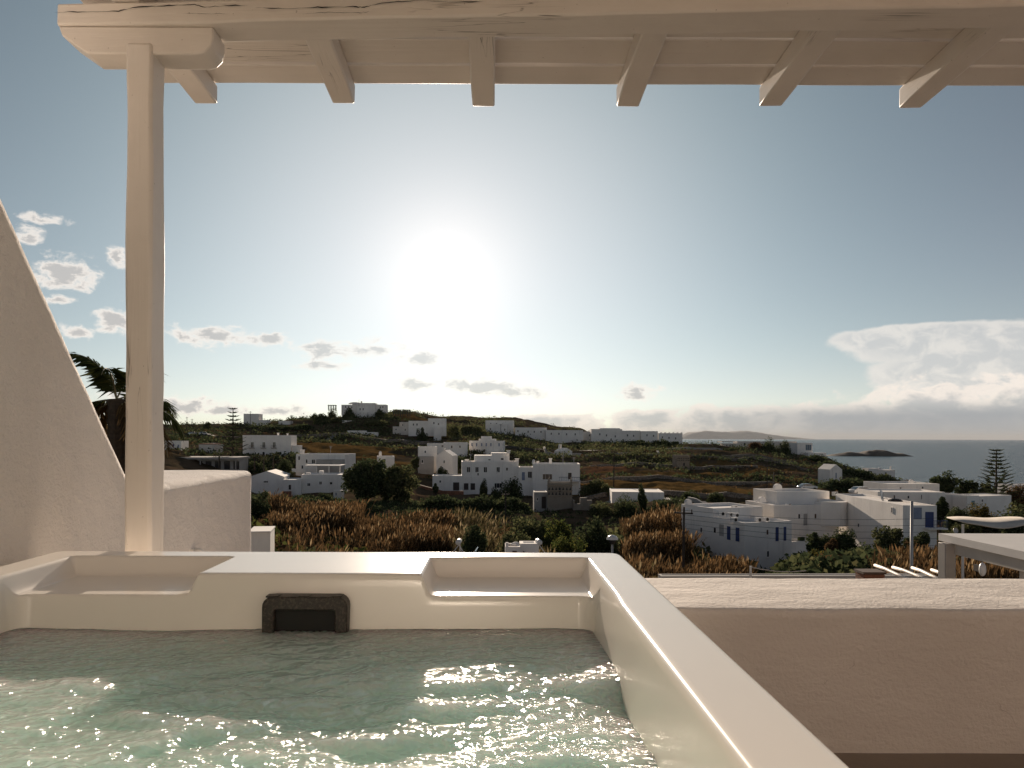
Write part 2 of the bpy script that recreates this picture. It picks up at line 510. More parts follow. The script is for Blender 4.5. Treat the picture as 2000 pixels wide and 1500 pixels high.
def timber(name, mat, parent, x0, x1, y0, y1, z0, z1, axis, seg=24, amp=0.004, bev=0.006, seed=0, f=None):
    """a hand-cut timber: box cut along its length, edges wandering a little"""
    bm = bmesh.new()
    n = seg
    lo = (x0, y0, z0); hi = (x1, y1, z1)
    o2 = [i for i in range(3) if i != axis]
    rings = []
    for i in range(n + 1):
        tt = i / n
        ring = []
        for (a, b_) in ((0, 0), (1, 0), (1, 1), (0, 1)):
            p = [0, 0, 0]
            p[axis] = lo[axis] + (hi[axis] - lo[axis]) * tt
            p[o2[0]] = (lo, hi)[a][o2[0]]; p[o2[1]] = (lo, hi)[b_][o2[1]]
            q = Vector(p)
            for o_ in o2:
                q[o_] += amp * mnoise.noise(Vector((p[axis] * 2.3 + seed, a * 7.1 + o_ * 3.3, b_ * 5.7 + seed)))  \
                    + amp * .5 * mnoise.noise(Vector((p[axis] * 7.0 + seed, a * 3.1 + o_ * 2.3, b_ * 9.7)))
            if f: q = f(q)
            ring.append(bm.verts.new(q))
        rings.append(ring)
    for i in range(n):
        for k in range(4):
            bm.faces.new((rings[i][k], rings[i][(k + 1) % 4], rings[i + 1][(k + 1) % 4], rings[i + 1][k]))
    bm.faces.new(rings[0][::-1]); bm.faces.new(rings[-1])
    bmesh.ops.recalc_face_normals(bm, faces=bm.faces)
    me = bpy.data.meshes.new(name); bm.to_mesh(me); bm.free()
    me.materials.append(MAT[mat])
    o = link(bpy.data.objects.new(name, me), parent)
    return bevel(o, bev, 2, 45)
# ================================================================== near setting
FLOOR = -1.206
# terrace slab and the house front behind the camera (sunlit, throws warm light back)
o = MB().box(-9.0, 9.0, -2.2, 3.66, -9.0, FLOOR).build('terrace_floor', 'floor_stone')
tag(o, kind='structure')
hw = MB().box(-9.0, 9.0, -1.8, -1.3, FLOOR, 2.5).build('house_wall', 'plaster')
tag(hw, kind='structure')
mb = MB()
for x in (-1.42, -.62, .18): mb.box(x - .04, x + .04, -1.299, -1.25, FLOOR + .001, .95)
mb.box(-1.379, -.661, -1.299, -1.25, .87, .95); mb.box(-.579, .139, -1.299, -1.25, .87, .95)
gd = mb.build('glass_door', 'wood_z', hw)
MB().box(-1.379, -.661, -1.28, -1.27, FLOOR + .001, .869).build('pane', 'door_glass', gd)
MB().box(-.579, .139, -1.28, -1.27, FLOOR + .001, .869).build('pane', 'door_glass', gd)

mb = MB()
for k in range(14):
    mb.box(.55 + k * .56, .55 + k * .56 + .54, -1.299, -1.26, FLOOR + .001, 1.2)
    for q in range(16): mb.box(.59 + k * .56, .55 + k * .56 + .50, -1.259, -1.245, FLOOR + .10 + q * .14, FLOOR + .19 + q * .14)
mb.build('added_dark_shutters', 'brown_wood', hw)  # unseen shutters, added to cut the bounce light reaching the parapet

def wobble(o, amp, sc_, seed=0):
    for v in o.data.vertices:
        p = v.co
        n = mnoise.noise_vector(Vector((p.x * sc_ + seed, p.y * sc_, p.z * sc_)))
        v.co = p + n * amp
    o.data.update()

def sheet_wall(name, mat, profile, axis, a0, a1, step, amp, rad, label, cat, seed=0):
    """plastered masonry: profile polygon extruded, rounded edges, hand-trowelled unevenness"""
    # round the profile corners
    def rounded(poly, r):
        out = []
        n = len(poly)
        for i in range(n):
            p0, p1, p2 = Vector(poly[i - 1]), Vector(poly[i]), Vector(poly[(i + 1) % n])
            a = (p0 - p1); b_ = (p2 - p1)
            rr = min(r, a.length * .45, b_.length * .45)
            a.normalize(); b_.normalize()
            s, e = p1 + a * rr, p1 + b_ * rr
            for k in range(6):
                t_ = k / 5
                out.append(tuple(s * (1 - t_) ** 2 + p1 * 2 * t_ * (1 - t_) + e * t_ * t_))
        # resample long stretches
        res = []
        for i in range(len(out)):
            p, q = Vector(out[i]), Vector(out[(i + 1) % len(out)])
            m_ = max(1, int((q - p).length / step))
            for k in range(m_): res.append(tuple(p + (q - p) * k / m_))
        return res
    pr = rounded(profile, rad)
    npr = len(pr)
    cen = Vector((sum(p[0] for p in pr) / npr, sum(p[1] for p in pr) / npr))
    L = a1 - a0
    ts = [0.0, 0.0, rad * .08, rad * .3, rad * .65, rad] + [rad + (L - 2 * rad) * k / max(1, int(L / step)) for k in range(1, int(L / step))] + [L - rad, L - rad * .65, L - rad * .3, L - rad * .08, L, L]
    vs = []; fs = []
    for jt, t_ in enumerate(ts):
        d = min(t_, L - t_)
        ins = 0.0
        if d < rad: ins = rad - math.sqrt(max(0, rad * rad - (rad - d) ** 2))
        if jt in (0, len(ts) - 1): ins = rad * 1.3
        for i, p in enumerate(pr):
            if ins > 0:
                pp, qq = Vector(pr[i - 1]), Vector(pr[(i + 1) % npr])
                tg = (qq - pp).normalized()
                nv = Vector((-tg.y, tg.x))
                if nv.dot(cen - Vector(p)) < 0: nv = -nv
                p = tuple(Vector(p) + nv * ins)
            a = a0 + t_
            vs.append((a, p[0], p[1]) if axis == 'x' else (p[0], a, p[1]))
    for j in range(len(ts) - 1):
        for i in range(npr):
            i2 = (i + 1) % npr
            fs.append((j * npr + i, j * npr + i2, (j + 1) * npr + i2, (j + 1) * npr + i))
    from mathutils.geometry import delaunay_2d_cdt
    for j_end in (0, len(ts) - 1):
        base_ = j_end * npr
        ring = [vs[base_ + i] for i in range(npr)]
        q2 = [Vector((p[1], p[2])) if axis == 'x' else Vector((p[0], p[2])) for p in ring]
        xs_ = [q.x for q in q2]; ys_ = [q.y for q in q2]
        inner = []
        gx = min(xs_) + step
        while gx < max(xs_):
            gy = max(min(ys_), FLOOR - .3) + step
            while gy < max(ys_):
                hit = False
                for k in range(npr):
                    (ax_, ay_), (bx_, by_) = q2[k], q2[(k + 1) % npr]
                    if (ay_ > gy) != (by_ > gy) and gx < (bx_ - ax_) * (gy - ay_) / (by_ - ay_) + ax_: hit = not hit
                if hit and min((q - Vector((gx, gy))).length for q in q2) > step * .5: inner.append(Vector((gx, gy)))
                gy += step
            gx += step
        ov, oe, of_, om, _, _ = delaunay_2d_cdt(q2 + inner, [], [list(range(npr))], 1, 1e-6)
        mp = {}
        for i, q in enumerate(ov):
            src_ = [m_ for m_ in om[i] if m_ < npr]
            if src_: mp[i] = base_ + src_[0]
            else:
                mp[i] = len(vs); vs.append((a0 + ts[j_end], q.x, q.y) if axis == 'x' else (q.x, a0 + ts[j_end], q.y))
        for f_ in of_: fs.append(tuple(mp[i] for i in f_))
    mb = MB(); mb.v = vs; mb.f = fs
    o = mb.build(name, mat, None, True)
    o.data.set_sharp_from_angle(angle=R(60))
    ax = 0 if axis == 'x' else 1
    keep = [v.co[ax] for v in o.data.vertices]
    wobble(o, amp, 3.1, seed); wobble(o, amp * .35, 11.0, seed + 5)
    for v, k in zip(o.data.vertices, keep): v.co[ax] = k + (v.co[ax] - k) * .5
    return tag(o, label, cat)

# left side wall: steep sloping top that runs down to a low flat stretch
prof = [(-1.28, -6.0), (5.2, -6.0), (5.2, -0.225), (3.495, -0.238), (1.10, 2.40), (-1.28, 2.40)]
sheet_wall('side_wall', 'stucco', prof, 'x', -2.30, -1.625, 0.10, 0.006, 0.045,
           'tall white stucco wall at left whose top slopes steeply down to a low square end', 'wall', 2)
# parapet to the right of the tub
prof = [(2.95, FLOOR - .05), (3.64, FLOOR - .05), (3.64, -0.655), (2.95, -0.655)]
sheet_wall('parapet', 'plaster', prof, 'x', -1.70, 8.5, 0.10, 0.006, 0.035,
           'long low white plaster parapet running right from behind the hot tub', 'wall', 9)
# small lamp on the side wall's low stretch
t_ = thing('wall_lamp', 'small round white lamp low on the side wall beside the pergola post', 'wall lamp', (-1.605, 4.15, -0.635))
mb = MB(); mb.dome((0, 0, 0), 0.03, 0.045); o = mb.build('shade', 'white_metal', t_, True); o.rotation_euler = (0, R(65), 0)
MB().box(-0.03, -0.004, -0.03, 0.03, -0.03, 0.03).build('back_plate', 'white_metal', t_)
t_.scale = (1, 1, 1)

# ================================================================== pergola
pg = thing('pergola', 'white painted timber pergola with rafters and roof boards over the hot tub', 'pergola', (0, 0, 0))
YAW = -0.044
def skew(q): return Vector((q.x, q.y + YAW * (q.x + 1.58), q.z))
beam = timber('beam', 'wood_x', pg, -1.583, 3.6, 2.776, 2.922, 1.486, 1.566, 0, 60, 0.004, 0.008, 1, skew)
def crack(pts, w):
    vs = []; fs = []
    P_ = []
    for (a, b_) in zip(pts[:-1], pts[1:]):
        for k in range(8):
            f_ = k / 8; P_.append((a[0] + (b_[0] - a[0]) * f_, a[1] + (b_[1] - a[1]) * f_ + 1.5 * mnoise.noise(Vector((a[0] + f_ * 40, 3.1, 0)) * .13)))
    for i, (px, py) in enumerate(P_):
        D = 2.776
        for _ in range(3): D = 2.776 + YAW * ((px - CX) / F * D + 1.58) - .0035
        q = P(px, py, D); ww = w * (.15 + abs(mnoise.noise(Vector((i * .21, w * 999, 2)))) * 1.9) * min(1, i / 4, (len(P_) - 1 - i) / 4)
        vs += [(q.x, q.y, q.z - ww), (q.x, q.y, q.z + ww)]
    for i in range(len(P_) - 1): fs.append((2 * i, 2 * i + 2, 2 * i + 3, 2 * i + 1))
    meshobj('crack', vs, fs, 'dark_hole', beam)
crack([(104, 24), (180, 23), (232, 22), (262, 14), (330, 11), (380, 9), (400, 14), (440, 11), (492, 10)], .0016)
crack([(497, 15), (560, 17), (620, 14), (690, 13), (712, 14), (745, 6), (810, 1), (900, 4), (960, 2)], .0015)
crack([(356, 26), (400, 27), (456, 26)], .0010)
crack([(590, 27), (640, 24), (700, 25), (726, 23)], .0008)
timber('post', 'wood_z', pg, -1.333, -1.237, 2.773, 2.893, FLOOR + .002, 1.425, 2, 40, 0.006, 0.012, 3)
timber('post', 'wood_z', pg, 3.15, 3.25, 2.575, 2.695, FLOOR + .002, 1.40, 2, 20, 0.006, 0.012, 4)
def bracket(x0, y0):
    k = [(0.0, .099), (0.012, .065), (0.055, .035), (0.105, .0), (0.50, .0), (0.532, .008), (0.553, .03), (0.56, .06), (0.56, .099)]
    mb = MB().prism([(x0 + a, 1.385 + b_) for a, b_ in k], 'y', y0, y0 + .125)
    return bevel(mb.build('bracket', 'wood_x', pg), 0.006, 2, 30)
bracket(-1.578, 2.779)
bracket(2.92, 2.585)
RT, RS = 1.536, 0.04
def slope_r(q): return Vector((q.x, q.y, q.z + RS * (3.55 - q.y)))
for i, xc in enumerate([-1.330, -0.693, -0.050, 0.618, 1.276, 1.929, 2.58, 3.23]):
    timber('rafter', 'wood_y', pg, xc - .052, xc + .052, -1.29, 3.55 + (.0, -.01, .015, .01, 0, .015, 0, 0)[i], RT, RT + .088, 1, 40, 0.0035, 0.008, 20 + i, slope_r)
edges = [3.532, 3.350, 3.145]
while edges[-1] > 1.4: edges.append(edges[-1] - .202)
for i in range(len(edges) - 1):
    timber('roof_board', 'wood_x', pg, -1.56 + random.uniform(-.012, .012), 3.7, edges[i + 1] + .021, edges[i], RT + .0885, RT + .113, 0, 24, 0.0025, 0.004, 50 + i, slope_r)

# ================================================================== hot tub
tub = thing('hot_tub', 'white moulded hot tub full of rippling green water under the pergola', 'hot tub', (0, 0, 0))
RIM = -0.397
XL, XR, DN, DF = -1.515, 0.446, 0.30, 2.67      # outer edges
IL, IR, IN, IF = -1.405, 0.328, 0.52, 2.247     # basin edge
def dense(c, a=.03, b=.07, n=26): return list(np.linspace(c - a, c + b, n))
xs = sorted(set(np.round(list(np.linspace(XL, XR, 50)) + dense(IL, .02, .12, 40) + dense(IR, .12, .02, 40) + dense(-.845, .035, .03, 24) + dense(-.21, .03, .035, 24) + dense(XL, 0, .04, 10) + dense(XR, .04, 0, 10), 4)))
ds = sorted(set(np.round(list(np.linspace(DN, DF, 50)) + dense(IN, .02, .12, 30) + dense(IF, .12, .03, 44) + dense(2.56, .05, .02, 26) + dense(DN, 0, .04, 8) + dense(DF, .04, 0, 10), 4)))
Xg, Dg = np.meshgrid(np.array(xs), np.array(ds))
def ssm(a, b, k=0.012):
    h = np.clip(0.5 + 0.5 * (a - b) / k, 0, 1)
    return b * (1 - h) + a * h + k * h * (1 - h)
def drop(d, r, slope, cap):
    """depth below the rim at distance d inside an edge: rounded lip, then a steep wall, then a rounded foot"""
    a = np.clip(d, 0, None)
    lip = r - np.sqrt(np.clip(r * r - np.minimum(a, r * .985) ** 2, 0, None))
    w = lip + np.clip(a - r * .985, 0, None) * slope
    k = cap * .35
    h = np.clip(0.5 + 0.5 * (cap - w) / k, 0, 1)
    return np.where(d <= 0, 0, np.clip(cap * (1 - h) + w * h - k * h * (1 - h), 0, cap))
def rrect(x, y, x0, x1, y0, y1, r):
    qx = np.abs(x - (x0 + x1) / 2) - (x1 - x0) / 2 + r
    qy = np.abs(y - (y0 + y1) / 2) - (y1 - y0) / 2 + r
    return -(np.hypot(np.maximum(qx, 0), np.maximum(qy, 0)) + np.minimum(np.maximum(qx, qy), 0) - r)
basin = drop(rrect(Xg, Dg, IL, IR, IN, IF, .085), .022, 7.0, .62)
nl = drop(rrect(Xg, Dg, IL + .003, -.845, 1.9, 2.556, .03), .010, 2.4, .066)
nr = drop(rrect(Xg, Dg, -.215, IR - .003, 1.9, 2.556, .03), .010, 2.4, .066)
outer = np.clip(.026 - rrect(Xg, Dg, XL, XR, DN, DF, .05), 0, .026)
outer = .026 - np.sqrt(np.clip(.026 ** 2 - outer ** 2, 0, None))
z = ssm(ssm(basin, nl), nr) + outer
z = RIM - z + .006
ny, nx = Xg.shape
verts = np.stack([Xg, Dg, z], -1).reshape(-1, 3)
idx = np.arange(ny * nx).reshape(ny, nx)
faces = np.stack([idx[:-1, :-1], idx[:-1, 1:], idx[1:, 1:], idx[1:, :-1]], -1).reshape(-1, 4).tolist()
verts = verts.tolist()
loop = list(idx[0, :]) + list(idx[1:, -1]) + list(idx[-1, -2::-1]) + list(idx[-2:0, 0])
k0 = len(verts)
for i in loop: verts.append([verts[i][0], verts[i][1], FLOOR + .002])
n = len(loop)
for i in range(n): faces.append((loop[i], k0 + i, k0 + (i + 1) % n, loop[(i + 1) % n]))
shell = meshobj('shell', verts, faces, 'gelcoat', tub, True)
bm = bmesh.new(); bm.from_mesh(shell.data); bmesh.ops.recalc_face_normals(bm, faces=bm.faces); bm.to_mesh(shell.data); bm.free()
shell.data.set_sharp_from_angle(angle=R(70))

# skimmer in the far wall
def rr(x0, x1, z0, z1, r, n=5):
    out = []
    for (cx, cz, a0) in ((x1 - r, z1 - r, 0), (x0 + r, z1 - r, 90), (x0 + r, z0 + r, 180), (x1 - r, z0 + r, 270)):
        for k in range(n + 1):
            a = R(a0 + 90 * k / n); out.append((cx + r * math.cos(a), cz + r * math.sin(a)))
    return out
def ringmesh(outer_, inner_, y0, y1):
    n = len(outer_); vs = []
    for y, pl in ((y0, outer_), (y0, inner_), (y1, outer_), (y1, inner_)):
        vs += [(p[0], y, p[1]) for p in pl]
    fs = []
    for i in range(n):
        j = (i + 1) % n
        fs += [(i, j, n + j, n + i), (2 * n + i, 3 * n + i, 3 * n + j, 2 * n + j), (i, 2 * n + i, 2 * n + j, j), (n + i, n + j, 3 * n + j, 3 * n + i)]
    return vs, fs
sk = tub
SX0, SX1, SZ0, SZ1 = -.652, -.410, -.64, -.4515
vs, fs = ringmesh(rr(SX0, SX1, SZ0, SZ1, .03), rr(-.617, -.446, -.62, -.490, .006), 2.168, 2.252)
o = meshobj('skimmer', vs, fs, 'black_plastic', tub)
bm = bmesh.new(); bm.from_mesh(o.data); bmesh.ops.recalc_face_normals(bm, faces=bm.faces); bm.to_mesh(o.data); bm.free()
skim = bevel(o, .004, 2, 40)
MB().box(-.619, -.444, 2.178, 2.182, -.625, -.572).build('weir_flap', 'black_plastic', skim)
MB().box(-.619, -.444, 2.186, 2.190, -.625, -.486).build('skimmer_mouth', 'dark_hole', skim)
for (a, b_) in ((-.640, -.605), (-.548, -.518), (-.455, -.425)):
    bevel(MB().box(a, b_, 2.166, 2.2, -.4535, -.4485).build('clip', 'black_plastic', skim), .001, 1)
# tub water: wind and jet ripples as real waves
WX, WD = np.meshgrid(np.linspace(-1.40, .325, 430), np.linspace(.53, 2.24, 430))
wz = np.zeros_like(WX)
for i in range(70):
    lam = .05 * (16 ** rng.random())
    th = rng.normal(R(100), R(48))
    amp = .0085 * lam * (0.6 + rng.random()) * (1.0 if lam < .3 else .55)
    ph = rng.random() * 6.28
    kx, ky = math.cos(th) * 6.283 / lam, math.sin(th) * 6.283 / lam
    arg = kx * (WX + .05 * np.sin(WD * 5 + i)) + ky * (WD + .06 * np.sin(WX * 4.0 + i * 1.7)) + ph
    wz += amp * (.75 * np.sin(arg) + .45 * (1 - np.abs(np.sin(arg / 2 + ph)) * 2.0)) * (0.55 + 0.45 * np.sin(WX * (2 + i % 4) + WD * (3 - i % 5) + i))
calm = np.clip((2.24 - WD) / .5, 0.22, 1)          # quieter under the far wall
wz *= calm * 1.15
wz += .006 * np.sin(WX * 3.1 + 1.0) * np.sin(WD * 3.7)
foam = np.exp(-(((WX + .53) / .14) ** 2 + ((WD - 2.15) / .07) ** 2))
wz += foam * .004 * np.sin(WX * 160 + 3 * np.sin(WD * 90)) * np.sin(WD * 190)
verts = np.stack([WX, WD, -.548 + wz], -1).reshape(-1, 3)
nn_ = WX.shape[0]
idx = np.arange(nn_ * nn_).reshape(nn_, nn_)
faces = np.stack([idx[:-1, :-1], idx[:-1, 1:], idx[1:, 1:], idx[1:, :-1]], -1).reshape(-1, 4).tolist()
verts = verts.tolist()
loop = list(idx[0, :]) + list(idx[1:, -1]) + list(idx[-1, -2::-1]) + list(idx[-2:0, 0])
k0 = len(verts)
for i in loop: verts.append([verts[i][0], verts[i][1], -.99])
n = len(loop)
for i in range(n): faces.append((loop[i], k0 + i, k0 + (i + 1) % n, loop[(i + 1) % n]))
faces.append(tuple(range(k0, k0 + n)))
o = meshobj('water', verts, faces, 'tub_water', None, True)
bm = bmesh.new(); bm.from_mesh(o.data); bmesh.ops.recalc_face_normals(bm, faces=bm.faces); bm.to_mesh(o.data); bm.free()
o.data.set_sharp_from_angle(angle=R(75))
tag(o, kind='structure')
# ================================================================== land, sea, far shore
SEA = -40.0
DST = [5, 20, 40, 70, 100, 140, 180, 220, 260, 320, 380, 430, 500, 600, 700, 800, 1000]
def zy(py, D): return -(py - CY) / F * D
COLS = {
 -900: [-6, -7, -9, -9.5, -9.5, -9, -8, -6.5, -5.6, -1.5, 2, 4.5, 6, 2, -10, -25, -48],
 0:    [-6, -7, -9, -9.5, -9.5, -9, -8, -6.5, -5.6, -1.5, 2, 4.5, 6, 2, -10, -25, -48],
 330:  [-6, -7, -9, -9.5, -9.5, -8.5, zy(915,180), zy(893,220), zy(886,260), zy(862,320), zy(847,380), zy(839,430), zy(837,500), 2, -10, -25, -48],
 500:  [-6, -7.5, -11, -12.5, -13, zy(985,140), zy(962,180), zy(922,220), zy(900,260), zy(868,320), zy(850,380), zy(834,430), zy(829,500), 5, -10, -25, -48],
 600:  [-6, -8, -11.5, -13.5, -14, zy(995,140), zy(970,180), zy(925,220), zy(894,260), zy(868,320), zy(851,380), zy(826,430), zy(822,500), 6, -10, -25, -48],
 700:  [-6, -8, -12, -14, -14.5, zy(1000,140), zy(975,180), zy(928,220), zy(896,260), zy(868,320), zy(850,380), zy(816,430), zy(813,500), 8, -8, -25, -48],
 800:  [-6, -8, -12, -14, -14.5, zy(1003,140), zy(975,180), zy(940,220), zy(908,260), zy(876,320), zy(852,380), zy(820,430), zy(808,500), zy(812,600), 14, 0, -48],
 900:  [-6, -8, -12, -14, -14.8, zy(1005,140), zy(978,180), zy(950,220), zy(912,260), zy(884,320), zy(862,380), zy(848,430), zy(830,500), zy(818,600), zy(813,700), 10, -48],
 1000: [-6, -8, -12, -14.5, -15, zy(1008,140), zy(978,180), zy(955,220), zy(916,260), zy(886,320), zy(870,380), zy(852,430), zy(842,500), zy(826,600), zy(817,700), 10, -48],
 1130: [-6, -8, -12.5, -15, -15.2, zy(1010,140), zy(978,180), zy(948,220), zy(922,260), zy(895,320), zy(880,380), zy(868,430), zy(862,500), zy(846,600), zy(836,700), 0, -48],
 1240: [-6, -8, -13, -15, -15.4, zy(1008,140), zy(970,180), zy(942,220), zy(920,260), zy(894,320), zy(878,380), zy(866,430), zy(863,500), -6, -25, -45, -48],
 1340: [-5, -8, -13, -15.5, -16, zy(1000,140), zy(967,180), zy(941,220), zy(920,260), zy(894,320), zy(877,380), zy(869,430), zy(869,500), -20, -44, -48, -48],
 1480: [-5, -7.5, -13, -16, -16.4, zy(1003,140), zy(972,180), zy(946,220), zy(926,260), zy(904,320), zy(886,380), zy(876,430), zy(876,500), -25, -45, -48, -48],
 1600: [-5, -7, -11.5, -13.2, -15.4, -15.5, zy(980,180), zy(957,220), zy(939,260), zy(918,320), zy(903,380), zy(893,430), -18, -42, -48, -48, -48],
 1700: [-5, -6.5, -11, -12.8, -15.2, -16.5, -16.5, zy(966,220), zy(951,260), zy(936,320), zy(927,380), zy(930,430), -34, -47, -48, -48, -48],
 1800: [-5, -6, -10.5, -12.8, -15.2, -16.8, -17.5, -20, -23.5, -29, -36, -42, -46, -48, -48, -48, -48],
 2000: [-5, -6, -11, -14, -15.5, -16.5, -18, -21, -25, -31, -38, -44, -47, -48, -48, -48, -48],
 2900: [-5, -6, -11, -14, -15.5, -16.5, -18, -21, -25, -31, -38, -44, -47, -48, -48, -48, -48],
}
CPX = np.array(sorted(COLS)); CZ = np.array([COLS[k] for k in sorted(COLS)], float)
LD = np.log(np.array(DST, float))
def smoothmat(xq, xp, M, axis0=True):
    """Catmull-Rom-like (monotone enough) interpolation of rows of M given at xp"""
    i = np.clip(np.searchsorted(xp, xq) - 1, 0, len(xp) - 2)
    t_ = np.clip((xq - xp[i]) / (xp[i + 1] - xp[i]), 0, 1)
    t_ = t_ * t_ * (3 - 2 * t_) * .5 + t_ * .5
    return i, t_
_oct = [(rng.normal(size=2), rng.random() * 6.28) for _ in range(24)]
def bumps(X, Y):
    h = 0
    for k, (d, ph) in enumerate(_oct):
        d = d / np.linalg.norm(d)
        lam = 60 / (1.25 ** k) + 2.5
        h = h + np.sin((X * d[0] + Y * d[1]) * 6.283 / lam + ph) * lam * .010
    return h
def ground_z(X, Y):
    """height of the land at world X,Y (arrays)"""
    X = np.asarray(X, float); Y = np.maximum(np.asarray(Y, float), 4)
    px = CX + F * X / Y
    l = np.log(Y)
    i, ti = smoothmat(px, CPX, None); j, tj = smoothmat(l, LD, None)
    z = (CZ[i, j] * (1 - ti) + CZ[i + 1, j] * ti) * (1 - tj) + (CZ[i, j + 1] * (1 - ti) + CZ[i + 1, j + 1] * ti) * tj
    return z + bumps(X, Y) * np.clip(Y / 200, 0, 1)
def gz(x, y): return float(ground_z(np.array([x]), np.array([y]))[0])
def G(px, D):
    """point on the ground along pixel column px at distance D"""
    x = (px - CX) / F * D
    return Vector((x, D, gz(x, D)))

# cover masks: dry golden fields and pale bare soil, as outlines on the land (px, D)
def poly_mask(X, Y, poly):
    px = CX + F * X / Y
    inside = np.zeros(X.shape, bool)
    n = len(poly)
    for k in range(n):
        (x1, y1), (x2, y2) = poly[k], poly[(k + 1) % n]
        c = ((y1 > Y) != (y2 > Y))
        with np.errstate(divide='ignore', invalid='ignore'):
            xi = (x2 - x1) * (Y - y1) / (y2 - y1 + 1e-9) + x1
        inside ^= c & (px < xi)
    return inside
GOLD = [[(570, 275), (775, 272), (770, 312), (560, 318)],
        [(1128, 192), (1250, 184), (1460, 196), (1600, 200), (1600, 208), (1430, 216), (1135, 224)],
        [(1345, 246), (1500, 252), (1620, 250), (1620, 262), (1500, 270), (1345, 268)],
        [(1350, 292), (1560, 290), (1560, 302), (1350, 306)],
        [(1135, 246), (1345, 240), (1345, 252), (1135, 262)],
        [(640, 248), (860, 236), (860, 255), (640, 268)],
        [(760, 430), (860, 425), (860, 470), (770, 480)]]
PALE = [[(1138, 252), (1250, 250), (1255, 268), (1135, 272)], [(1000, 240), (1130, 236), (1120, 252), (1000, 262)],
        [(1540, 225), (1620, 222), (1625, 231), (1540, 233)]]
a_px = np.concatenate([np.linspace(-900, 240, 50), np.linspace(250, 2050, 560), np.linspace(2070, 2900, 40)])
a_D = np.concatenate([np.linspace(4.2, 60, 30), np.geomspace(62, 1000, 300)])
APX, AD = np.meshgrid(a_px, a_D)
GX = (APX - CX) / F * AD
GZ = ground_z(GX, AD)
cut = (np.abs(GX) < 14) & (AD < 9)
verts = np.stack([GX, AD, GZ], -1).reshape(-1, 3)
nr, nc = GX.shape
idx = np.arange(nr * nc).reshape(nr, nc)
faces = np.stack([idx[:-1, :-1], idx[:-1, 1:], idx[1:, 1:], idx[1:, :-1]], -1).reshape(-1, 4)
ground = meshobj('ground', verts.tolist(), faces.tolist(), 'ground', None, True)
jit = bumps(GX * 2.3 + 400, AD * 2.3)
def jmask(polys):
    m_ = np.zeros(GX.shape, bool)
    for pl in polys: m_ |= poly_mask(GX + 4 * jit, AD + 3.5 * jit, pl)
    return m_.astype(float)
gm, pm = jmask(GOLD), jmask(PALE)
ca = ground.data.color_attributes.new('cover', 'FLOAT_COLOR', 'POINT')
colr = np.zeros((nr * nc, 4)); colr[:, 0] = gm.ravel(); colr[:, 1] = pm.ravel(); colr[:, 3] = 1
ca.data.foreach_set('color', colr.ravel())
tag(ground, kind='structure')

# sea, islet, far ridge
o = meshobj('sea', [(-150000, 300, SEA), (150000, 300, SEA), (150000, 160000, SEA), (-150000, 160000, SEA)], [(0, 1, 2, 3)], 'sea_water')
tag(o, kind='structure')
def ridge(name, mat, px0, px1, D, depth, prof, nx=90, ny=14, rough=1.0, seed=0):
    """an island: outline heights prof [(px, top_py)] above the sea at distance D, with real depth"""
    xs_ = np.linspace(px0, px1, nx); pp = np.array(prof, float)
    top = np.interp(xs_, pp[:, 0], pp[:, 1])
    vs = []
    for j in range(ny):
        v_ = j / (ny - 1)
        for i in range(nx):
            h = max(0.0, -(top[i] - CY) / F * (D + depth * .5) - SEA)
            e = math.sin(math.pi * v_) ** .8
            x = (xs_[i] - CX) / F * D; y = D + depth * (v_ - .0) * (.35 + .65 * min(1, h / (0.2 * depth + 1e-6)) if h > 0 else .3)
            n_ = 1 + .22 * mnoise.noise(Vector((x / depth * 4 + seed, v_ * 6, seed))) + .12 * mnoise.noise(Vector((x / depth * 14 + seed, v_ * 15, seed)))
            vs.append((x, y, SEA - .02 * h - .5 + h * e * (n_ if 0 < v_ < 1 else 1) * rough))
    id_ = np.arange(nx * ny).reshape(ny, nx)
    fs = np.stack([id_[:-1, :-1], id_[:-1, 1:], id_[1:, 1:], id_[1:, :-1]], -1).reshape(-1, 4).tolist()
    o = meshobj(name, vs, fs, mat, None, True)
    return o
o = ridge('islet', 'rock', 1612, 1798, 1790, 150, [(1612, 889), (1640, 884), (1675, 879), (1700, 881), (1712, 877), (1745, 875), (1756, 879), (1764, 882), (1775, 881), (1788, 886), (1798, 890)], seed=3)
tag(o, kind='structure')
o = ridge('far_hills', 'hazed_far_rock', 1290, 1640, 60000, 7000, [(1290, 856), (1335, 851), (1360, 843), (1395, 839), (1420, 843), (1470, 840), (1500, 843), (1540, 850), (1600, 855), (1640, 857)], seed=5)
tag(o, kind='structure')

